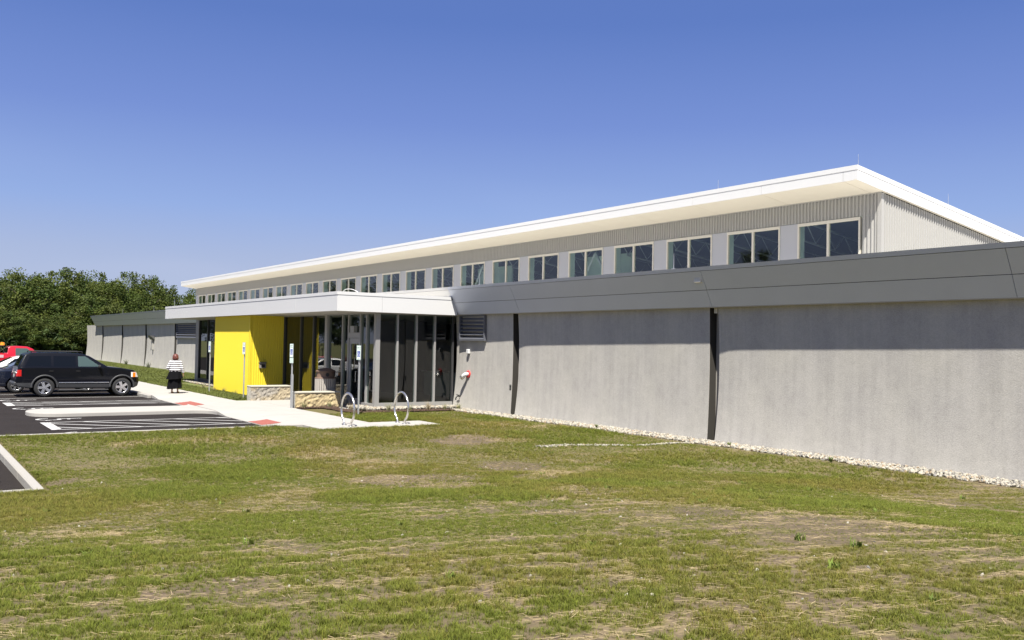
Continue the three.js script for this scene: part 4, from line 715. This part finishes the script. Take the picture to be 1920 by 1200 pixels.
{ const t = thing('outlet_box', 'dark weatherproof socket box beside the wall joint', 'socket', [-25.17, .92, -.1]); part(t, 'cover', box(-25.26, -25.12, .80, 1.04, -.13, -.045, .012), M(.10, .10, .09, .6)); for (const y of [.87, .97]) part(t, 'socket', box(-25.225, -25.155, y - .028, y + .028, -.046, -.041), mat.black); }
{ const t = thing('flood_light', 'small pale flood light on the grey fascia above the wall joint', 'lamp', [-16.2, 4.12, .6]); part(t, 'housing', box(-16.32, -16.08, 4.03, 4.16, .37, .462, .012), M(.66, .62, .55, .5)); part(t, 'lens', box(-16.30, -16.10, 4.045, 4.145, .463, .468), M(.6, .58, .52, .2)); part(t, 'bracket', box(-16.23, -16.17, 4.07, 4.13, .34, .37), M(.3, .3, .3, .5)); }
{ const t = thing('wall_light', 'grey wall light with long downpipe on the far left wing', 'lamp', [-75.6, 1.4, 0]); part(t, 'hood', hexa([[-75.95, 2.2, -.1], [-75.25, 2.2, -.1], [-75.35, 2.2, .12], [-75.85, 2.2, .12], [-76.0, 2.52, -.1], [-75.2, 2.52, -.1], [-75.2, 2.52, .3], [-76.0, 2.52, .3]]), M(.12, .12, .12, .5)); part(t, 'pipe', box(-75.66, -75.46, 1.4, 2.21, -.1, .06), M(.30, .29, .27, .6)); }
{ const t = thing('intercom', 'small dark call box on the side of the yellow block', 'intercom', [YX1, 1.27, 4.05]); part(t, 'case', box(YX1 - .03, YX1 + .07, 1.16, 1.40, 3.92, 4.2, .01), M(.22, .20, .18, .5)); part(t, 'hood', box(YX1 - .03, YX1 + .12, 1.40, 1.425, 3.9, 4.22), M(.13, .12, .11, .5)); part(t, 'speaker', box(YX1 + .071, YX1 + .075, 1.2, 1.33, 3.97, 4.13), mat.black); }
// lightning rods
{
  const rods = [[-16.44, roofTop(-6.5), -6.5, 'lightning rod at the near corner of the upper white roof'], [-16.4, roofTop(-11.3), -11.3, 'lightning rod on the sloping side edge of the white roof'], [-22.0, roofTop(-6.5), -6.5, 'lightning rod on the front edge of the upper white roof, second from the corner'],
    [-17.0, 4.4, .5, 'lightning rod on the grey parapet before the windows near the flood light'], [-26.4, 4.4, .5, 'lightning rod on the parapet where grey fascia meets white'], [-84.5, 4.4, .5, 'lightning rod on the far left wing parapet, left one'], [-73.2, 4.4, .5, 'lightning rod on the far left wing parapet, right one'], [-50.6, KY1, 4.6, 'lightning rod on the left end of the white canopy']];
  let first = null;
  for (const [x, y, z, label] of rods) { if (!first) { first = thing('lightning_rod', label, 'lightning rod', [0, 0, 0], 'lightning rods along the roof edges'); part(first, 'rod', bar([0, 0, 0], [0, .42, 0], .008, 6, .004), mat.galv); part(first, 'foot', box(-.05, .05, -.02, .03, -.04, .04), mat.galv); first.position.set(x, y, z); } else cloneOf(first, label, [x, y, z]); }
}

// ───────────────────────── gravel, mulch, planting ─────────────────────────
function stone(sd) { const g = new THREE.IcosahedronGeometry(1, 0), p = g.attributes.position; for (let i = 0; i < p.count; i++) { const k = .75 + .5 * hash(Math.round(p.getX(i) * 50), Math.round(p.getY(i) * 50) + Math.round(p.getZ(i) * 997), sd); p.setXYZ(i, p.getX(i) * k * 1.2, p.getY(i) * k * .75, p.getZ(i) * k); } g.computeVertexNormals(); return g; }
const M4 = new THREE.Matrix4(), Q4 = new THREE.Quaternion(), E4 = new THREE.Euler(), V4 = new THREE.Vector3(), W4 = new THREE.Vector3();
function scatter(name, geo, material, list, label, category) {  // list of [x, y, z, rx, ry, rz, sx, sy, sz, r, g, b]
  const m = new THREE.InstancedMesh(geo, material, list.length); m.name = numbered(name); m.userData = { kind: 'stuff', label, category }; m.castShadow = m.receiveShadow = true; const c = new THREE.Color();
  list.forEach((a, i) => { M4.compose(V4.set(a[0], a[1], a[2]), Q4.setFromEuler(E4.set(a[3], a[4], a[5])), W4.set(a[6], a[7], a[8])); m.setMatrixAt(i, M4); m.setColorAt(i, c.setRGB(a[9], a[10], a[11])); });
  scene.add(m); return m;
}
const vcMat = (rough = .9, o = {}) => new THREE.MeshStandardMaterial({ color: 0xffffff, roughness: rough, side: THREE.DoubleSide, ...o });
const pebble = (x, y, z, s) => { const k = rr(.7, 1.15), w = rnd(), c = w < .12 ? [.27, .205, .135] : w < .30 ? [.18, .17, .155] : [.34, .315, .26]; return [x, y, z, rr(0, 6), rr(0, 6), rr(0, 6), s, s, s, c[0] * k, c[1] * k, c[2] * k]; };
{
  const l = [];
  for (let i = 0; i < 9500; i++) { const x = rr(-28.2, 2), edge = .34 + .32 * fbm(x * 1.4, 3, 3, 150), z = rr(-.02, edge), s = rr(.015, .042); l.push(pebble(x, lawnY(x, Math.max(z, .05)) + .01 + rnd() * .025 + .03 * S(1 - z / .5), z, s)); }
  scatter('gravel', stone(1), vcMat(), l, 'pale stone gravel strip along the foot of the concrete wall', 'gravel');
  const t = [], pts = [[-17.2, 4.6], [-17.2, 3.8], [-16.8, 2.95], [-16.35, 2.2], [-16.4, 1.1], [-16.2, .5]];
  for (let i = 0; i < 1000; i++) { const u = rnd() * (pts.length - 1), k = Math.floor(u), f = u - k, sp = k < 2 && rnd() < .5 ? .16 : .07, x = lerp(pts[k][0], pts[k + 1][0], f) + rr(-1, 1) * sp, z = lerp(pts[k][1], pts[k + 1][1], f) + rr(-.05, .05); if (rnd() < .25 + .6 * fbm(x * 3, z * 3, 2, 170) || (k === 2 && rnd() < .5)) continue; t.push(pebble(x, lawnY(x, z) + .012, z, rr(.014, .03))); }
  scatter('gravel', stone(2), vcMat(), t, 'thin line of pale stones across the lawn', 'gravel');
  const e = [];
  for (let i = 0; i < 2600; i++) { const a = rnd() < .72; const x = a ? rr(-28.87, -28.3) : rr(-30.0, -28.4), z = a ? rr(.0, 3.6) : rr(3.2, 3.72); e.push(pebble(x, .05 + rnd() * .05, z, rr(.02, .04))); }
  for (let i = 0; i < 1500; i++) e.push(pebble(rr(-51, -43.2), .02 + rnd() * .04, rr(3.17, 3.95), rr(.02, .045)));
  scatter('gravel', stone(3), vcMat(), e, 'pale gravel at the foot of the entrance glazing', 'gravel');
  const m = [];
  for (let i = 0; i < 5200; i++) { const w = rnd(); let x, z; if (w < .45) { x = rr(-28.3, -27.75); z = rr(.6, 4.4); } else if (w < .75) { x = rr(-30.6, -27.8); z = rr(3.9, 4.35) + .25 * fbm(x, 2, 2, 160); } else if (w < .88) { x = rr(-30.68, -30.2); z = rr(3.9, 5.35); } else { x = rr(-38.5, -35.4); z = rr(4.75, 5.3); } const k = rr(.6, 1.3); m.push([x, .012 + rnd() * .02, z, rr(-.4, .4), rr(0, 6), rr(-.4, .4), rr(.02, .05), .006, .012, .075 * k, .045 * k, .03 * k]); }
  scatter('mulch', new THREE.BoxGeometry(2, 2, 2), vcMat(), m, 'dark brown bark mulch in the planting bed by the glazing', 'mulch');
  struct('planting_soil', mergeGeometries([sheet(-28.35, -27.75, .5, 4.4, .006), sheet(-30.7, -28.3, 3.85, 4.45, .004), sheet(-30.7, -30.2, 4.45, 5.36, .005)].map(strip)), M(.06, .042, .03, .95));
  const peb = []; for (let i = 0; i < 420; i++) { const x = rr(-16, -1), z = rr(4, 16.5); if (inLot(x, z)) continue; peb.push(pebble(x, lawnY(x, z) + .004, z, rr(.006, .018))); }
  scatter('loose_stones', stone(5), vcMat(), peb, 'small pale stones scattered over the lawn', 'stones');
}
// a blade: a narrow bent leaf; a tuft: a handful of them
function tuftGeo(n, h, w, lean, sd, spread) {
  const pos = [], nor = []; let s = sd; const r = () => { s = (s * 1664525 + 1013904223) >>> 0; return s / 4294967296; };
  for (let i = 0; i < n; i++) {
    const a = r() * 6.283, b = r() * 6.283, L = lean * (.3 + r()), hh = h * (.5 + .6 * r()), px = Math.cos(b) * spread * Math.sqrt(r()), pz = Math.sin(b) * spread * Math.sqrt(r()), dx = Math.cos(a), dz = Math.sin(a), ww = w * (.7 + .5 * r());
    const pt = (t, sd2) => { const k = ww * (1 - t * t * .95) * sd2; return [px + dx * L * hh * t * t - dz * k, hh * t * (1 - .18 * L * t), pz + dz * L * hh * t * t + dx * k]; };
    const A = pt(0, -1), B = pt(0, 1), C = pt(.55, -1), D = pt(.55, 1), T = pt(1, 0);
    for (const t of [[A, B, D], [A, D, C], [C, D, T]]) for (const q of t) pos.push(...q);
  }
  const g = new THREE.BufferGeometry(); g.setAttribute('position', new THREE.Float32BufferAttribute(pos, 3)); g.computeVertexNormals(); return g;
}
const leafMat = (t = .35) => new THREE.MeshPhysicalMaterial({ color: 0xffffff, roughness: .75, side: THREE.DoubleSide, transmission: t, thickness: 0, specularIntensity: .4 });
// ornamental grasses, each a plant of its own
{
  const gA = tuftGeo(70, .42, .005, .75, 5, .06), gB = tuftGeo(60, .42, .005, .9, 9, .07), cA = M(.19, .19, .085, .9), cB = M(.25, .20, .115, .9);
  const spots = [[-28.05, 3.9, 'ornamental grass tuft in the bed at the glass corner column'], [-28.0, 3.05, 'ornamental grass tuft before the first glass pane from the corner column'], [-28.0, 2.25, 'ornamental grass tuft before the second glass pane from the corner column'], [-28.0, 1.5, 'ornamental grass tuft before the third glass pane from the corner column'], [-28.0, .85, 'ornamental grass tuft before the fourth glass pane from the corner column'], [-27.95, .3, 'ornamental grass tuft where the glazing meets the concrete wall'], [-28.9, 4.05, 'ornamental grass tuft just left of the glass corner column'], [-30.35, 4.2, 'ornamental grass tuft at the right end of the golden seat wall'], [-30.38, 5.15, 'ornamental grass tuft before the left end of the golden seat wall'],
    [-36.2, 5.0, 'ornamental grass tuft left of the grey seat wall'], [-38.4, 5.05, 'ornamental grass tuft at the near corner of the yellow block'], [-40.2, 5.0, 'ornamental grass tuft before the middle of the yellow wall'], [-41.6, 5.0, 'ornamental grass tuft before the left half of the yellow wall'], [-43.3, 5.0, 'ornamental grass tuft at the left corner of the yellow wall'], [-66, .7, 'low dark shrub by the left wing behind the person'], [-81.5, .7, 'low dark shrub at the left wing above the bonnet'], [-74, .6, 'low dark shrub at the middle of the left wing']];
  spots.forEach(([x, z, label], i) => { const big = i > 13, t = single(big ? 'low_shrub' : 'ornamental_grass', (i % 2 ? gA : gB), big ? M(.06, .075, .03, .9) : (i % 3 ? cA : cB), label, big ? 'shrub' : 'plant', 'planting along the building'); const s = big ? 1.7 : rr(.75, 1.0); t.position.set(x, -.005, z); t.scale.set(s, s * (big ? .9 : rr(.8, 1.1)), s); t.rotation.y = rr(0, 6); });
  const w = tuftGeo(26, .16, .02, .8, 31, .03), wm = M(.13, .175, .035, .9);
  [[-15.2, .32, 'green weed in the gravel just right of the wall joint'], [-12.1, .62, 'green weed at the gravel edge before the widest wall panel'], [-20.3, .25, 'green weed in the gravel before the middle wall panel']].forEach(([x, z, label]) => { const t = single('weed', w, wm, label, 'weed', 'weeds in the gravel'); t.position.set(x, lawnY(x, z) + .02, z); t.scale.setScalar(.75); });
}
// ───────────────────────── lawn grass ─────────────────────────
{
  const A = [], B = [], C = [], D = [];
  const cam = camera.position;
  let tries = 0; const want = 250000;
  while (A.length + B.length < want && tries++ < 1500000) {
    // denser close to the camera, thinner far away
    let x, z; if (rnd() < .62) { const d = 3 + 15 * Math.pow(rnd(), .85), a = rr(-.66, .66), f = [-.825 * Math.cos(a) + .565 * Math.sin(a), -.565 * Math.cos(a) - .825 * Math.sin(a)]; x = f[0] * d; z = 17.2 + f[1] * d; } else { x = rr(-28, -2); z = rr(.35, 16.5); }
    if (inLot(x, z) || onWalk(x, z) || z < .58 + .2 * rnd() || x > 4 || (x > -24.52 && x < -24.33 && z > 8) || (z > 15.13 && z < 15.32 && x < -15.6) || (x < -27.7 && z < 4.5) || (x < -23.9 && z > 7.5) || (x < -30)) continue;
    if (Math.abs(x + 15.68) < .12 && z > 15.1) continue;
    const [so, st, gr] = cover(x, z); const thin = z < .7 ? .35 : 1;
    if (rnd() > thin * (gr * .62 + .13) * (1 - .6 * rows(x, z))) continue;
    const dist = Math.hypot(x - cam.x, z - cam.z), far = S((dist - 12) / 16);
    const lu0 = patch(lush, x, z), big = fbm(x * .5 + 9, z * .5, 3, 180), tone = fbm(x * .33, z * .33 + 30, 3, 190), k = rr(.7, 1.25), dry = clamp(st * .5 + S((tone - .42) / .25) * .5 * (1 - .7 * lu0) + (rnd() < .15 ? .5 : 0)) * rr(.4, 1);
    const lu = lu0, s = lerp(.45, .95, S((big - .3) / .4)) * rr(.65, 1.15) * (1 + .4 * far) * (1 - .3 * so) * (1 + .35 * lu) * (1 - .24 * S((x + 11) / 5));
    const c = [lerp(.128, .215, dry) * k, lerp(.154, .162, dry) * k, lerp(.014, .038, dry) * k];
    (rnd() < .5 ? A : B).push([x, lawnY(x, z) - .004, z, rr(-.1, .1), rr(0, 6.28), rr(-.1, .1), s * rr(.8, 1.3), s, s * rr(.8, 1.3), ...c]);
  }
  const lm = leafMat(.3);
  scatter('lawn_grass', tuftGeo(11, .078, .0026, .6, 41, .024), lm, A, 'thin green lawn grass in uneven patches', 'grass');
  scatter('lawn_grass', tuftGeo(13, .066, .0024, .85, 43, .03), lm, B, 'thin green lawn grass in uneven patches', 'grass');
  // straw lying on the ground
  for (let i = 0; i < 260000 && C.length < 42000; i++) {
    const near = rnd() < .6; let x, z; if (near) { x = rr(-15, -1); z = rr(4, 16.8); } else { x = rr(-24.2, -8); z = rr(.6, 15); } if (inLot(x, z) || onWalk(x, z)) continue; const [so, st] = cover(x, z); if (rnd() > st * st * 1.3 + .035) continue;
    const k = rr(.6, 1.25), L = rr(.03, .12), yaw = rnd() < .6 ? Math.atan2(.825, .565) + rr(-.5, .5) : rr(0, 6.28);
    C.push([x, lawnY(x, z) + rr(.004, .02), z, 0, yaw, rr(-.15, .15), L, .0018, .0022,   .36 * k, .285 * k, .155 * k]);
  }
  scatter('straw', new THREE.BoxGeometry(1, 1, 1), vcMat(.8), C, 'pale dry straw lying over the lawn', 'straw');
  // broad-leaved weeds and taller clumps
  for (let i = 0; i < 110; i++) { const x = rr(-20, -1.5), z = rr(2, 16.5); if (inLot(x, z) || onWalk(x, z)) continue; const k = rr(.7, 1.2), s = rr(.5, 1.1); D.push([x, lawnY(x, z), z, 0, rr(0, 6), 0, s, s, s, .14 * k, .19 * k, .03 * k]); }
  scatter('lawn_weeds', tuftGeo(22, .09, .006, .9, 47, .05), lm, D, 'small darker weed clumps dotted over the lawn', 'weeds');
  const F = []; for (let i = 0; i < 16000; i++) { const w = rnd(); const x = w < .3 ? rr(-50, -35.5) : rr(-104, -50), z = w < .3 ? rr(4.9, 5.95) : rr(.6, 5.95); if (x > -43.2 && x < -37.8 && z < 4.8) continue; const k = rr(.7, 1.2), s = rr(1, 2); F.push([x, -.02, z, 0, rr(0, 6), 0, s * 1.4, s, s * 1.4, .115 * k, .135 * k, .024 * k]); }
  scatter('turf_grass', tuftGeo(14, .07, .006, .8, 53, .09), lm, F, 'green turf between the walkway and the left wing', 'grass');
}
// ───────────────────────── trees ─────────────────────────
function crownGeo(sd, clumps, leaves, rx, ry, size) {
  let s = sd; const r = () => { s = (s * 1664525 + 1013904223) >>> 0; return s / 4294967296; }, pos = [], nor = [], col = [], lobes = [];
  for (let i = 0; i < 9; i++) { const a = r() * 6.283, q = .35 + .35 * r(); lobes.push([Math.cos(a) * q * rx, ry * (-.45 + 1.05 * r()), Math.sin(a) * q * rx, rx * (.38 + .3 * r())]); }
  lobes.push([0, ry * .45, 0, rx * .55]);
  for (let c = 0; c < clumps; c++) {
    const L = lobes[Math.floor(r() * lobes.length)], u = r() * 2 - 1, a = r() * 6.283, q = Math.sqrt(1 - u * u), d = L[3] * (.7 + .38 * r()), cx = L[0] + Math.cos(a) * q * d, cy = L[1] + u * d * .85, cz = L[2] + Math.sin(a) * q * d, cr = .45 + .5 * r(), tone = .8 + .4 * r(), warm = r();
    for (let i = 0; i < leaves; i++) {
      const u2 = r() * 2 - 1, a2 = r() * 6.283, q2 = Math.sqrt(1 - u2 * u2), rad = cr * Math.pow(r(), .45), px = cx + Math.cos(a2) * q2 * rad, py = cy + u2 * rad * .75, pz = cz + Math.sin(a2) * q2 * rad;
      const n = new THREE.Vector3(r() - .5, r() * .9 - .1, r() - .5).normalize(), t1 = new THREE.Vector3(r() - .5, r() - .5, r() - .5).cross(n).normalize(), t2 = t1.clone().cross(n), l = size * (.6 + .7 * r()), w = l * (.45 + .25 * r());
      const p = (e, f) => [px + t1.x * l * e + t2.x * w * f, py + t1.y * l * e + t2.y * w * f, pz + t1.z * l * e + t2.z * w * f], A = p(-.5, 0), B = p(.05, .5), C = p(.55, 0), D = p(.05, -.5);
      for (const v of [A, B, C, A, C, D]) { pos.push(...v); nor.push(n.x, n.y, n.z); const k = tone * (.8 + .4 * r()); col.push(lerp(.054, .090, warm) * k, lerp(.088, .108, warm) * k, lerp(.014, .016, warm) * k); }
    }
  }
  const g = new THREE.BufferGeometry(); g.setAttribute('position', new THREE.Float32BufferAttribute(pos, 3)); g.setAttribute('normal', new THREE.Float32BufferAttribute(nor, 3)); g.setAttribute('color', new THREE.Float32BufferAttribute(col, 3)); return g;
}
{
  const lm = new THREE.MeshPhysicalMaterial({ color: 0xffffff, vertexColors: true, roughness: .7, side: THREE.DoubleSide, transmission: .4, thickness: 0, specularIntensity: .3 }), bark = M(.075, .06, .045, .95);
  const crowns = [11, 23, 37, 51].map((sd, i) => crownGeo(sd, 200, 100, 3.6 + .3 * i, 3.6, .235)), trunks = crowns.map((_, i) => { const l = [bar([0, -4.5, 0], [.2, .2, .1], .26, 8, .16)]; for (let k = 0; k < 7; k++) { const a = k * 2.4 + i, y = -1.8 + k * .4; l.push(bar([.12, y, .06], [Math.cos(a) * 2.2, y + 1.7, Math.sin(a) * 2.2], .09, 5, .03)); } return merge(l); });
  const protos = crowns.map((g, i) => { const t = new THREE.Group(); const a = new THREE.Mesh(trunks[i], bark); a.name = 'trunk'; const b = new THREE.Mesh(g, lm); b.name = 'crown'; t.add(a, b); shade(t); return t; });
  // x, z, height of the top, spread, label
  const list = [
    [-122, 9.5, 9.6, 1.0, 'broad tree at the far left edge behind the red pickup'], [-126, 3.0, 11.2, 1.15, 'tallest rounded tree above the red pickup cab'], [-121, -3.6, 8.4, .95, 'lower bright green tree behind the roof of the black off-road car'], [-118, 1.8, 5.6, .85, 'small bushy tree just above the black off-road car roof'], [-117, -3.8, 4.6, .8, 'small dark tree left of the wing end wall'], [-119, 6.6, 6.2, .9, 'middle height tree right above the red pickup bed'],
    [-133, 7.2, 11.4, 1.1, 'tree on the back skyline at the left edge of the wood'], [-134, -1.2, 12.7, 1.1, 'tree on the back skyline left of the wood middle'], [-136, -6.5, 12.8, 1.0, 'tree on the back skyline at the middle of the wood'], [-130, -6.2, 11.0, 1.05, 'tree filling the wood above the left end of the grey fascia'], [-137, -10.8, 13.2, .95, 'high tree on the right part of the skyline'], [-133, -12.8, 12.2, .95, 'dark tree at the right shoulder of the wood'], [-128, -10.2, 8.6, 1.0, 'leafy tree just above the left wing parapet'], [-126, -13.0, 7.2, .9, 'lower pale tree left of the canopy end'], [-125, -6.9, 7.0, .85, 'pale green rounded tree rising behind the left wing parapet'],
    [-146, -19.6, 10.2, .75, 'low tree in the gap right of the wood'], [-150, -23.4, 12.4, .8, 'dark tree standing against the end of the upper roof'], [-142, -15.6, 10.6, .8, 'tree descending from the wood towards the gap'], [-128, 13.5, 10.5, 1.1, 'tree just cut by the left edge of the frame'], [-141, 2.6, 12.4, 1.1, 'tree peeping over the skyline above the pickup'], [-150, -27.5, 9.5, .8, 'tree hidden behind the left end of the clerestory']];
  list.forEach(([x, z, top, w, label], i) => { const t = protos[i % 4].clone(); t.name = numbered('broadleaf_tree'); t.userData = { label, category: 'tree', group: 'trees of the wood beyond the building' }; const hs = top / 9.0; t.scale.set(w * 1.12, hs * 1.0, w * 1.12); t.position.set(x, 4.45 * hs - .3, z); t.rotation.y = i * 1.7; scene.add(t); });
  // brush under the trees
  const und = []; for (let i = 0; i < 9000; i++) { const x = rr(-150, -116), z = rr(-30, 18), k = rr(.6, 1.3), s = rr(.8, 1.6); und.push([x, Math.pow(rnd(), 1.3) * 2.6, z, rr(0, 6), rr(0, 6), rr(0, 6), s, s, s, .05 * k, .085 * k, .02 * k]); }
  scatter('undergrowth', tuftGeo(9, .7, .16, .8, 61, .4), leafMat(.3), und, 'dark green undergrowth beneath the trees', 'undergrowth');
  // trees across the car park, which the windows mirror
  const far = [[-119, 19.5], [-116, 27], [-112, 35], [-106, 43], [-98, 50], [-71, 50]];
  far.forEach(([x, z], i) => { const t = protos[(i + 1) % 4].clone(); t.name = numbered('broadleaf_tree'); t.userData = { label: ['tree left of the frame next to the wood', 'second tree left of the frame beyond the wood', 'third tree left of the frame beyond the wood', 'fourth tree left of the frame beyond the wood', 'fifth tree left of the frame beyond the wood', 'tall tree across the car park mirrored in the near windows'][i], category: 'tree', group: 'trees across the car park' }; const k = i === 5 ? 1.75 : 1.4; t.scale.set(1.3, k, 1.3); t.position.set(x, 4.4 * k - .3, z); t.rotation.y = i; scene.add(t); });
}
renderer.render(scene, camera);
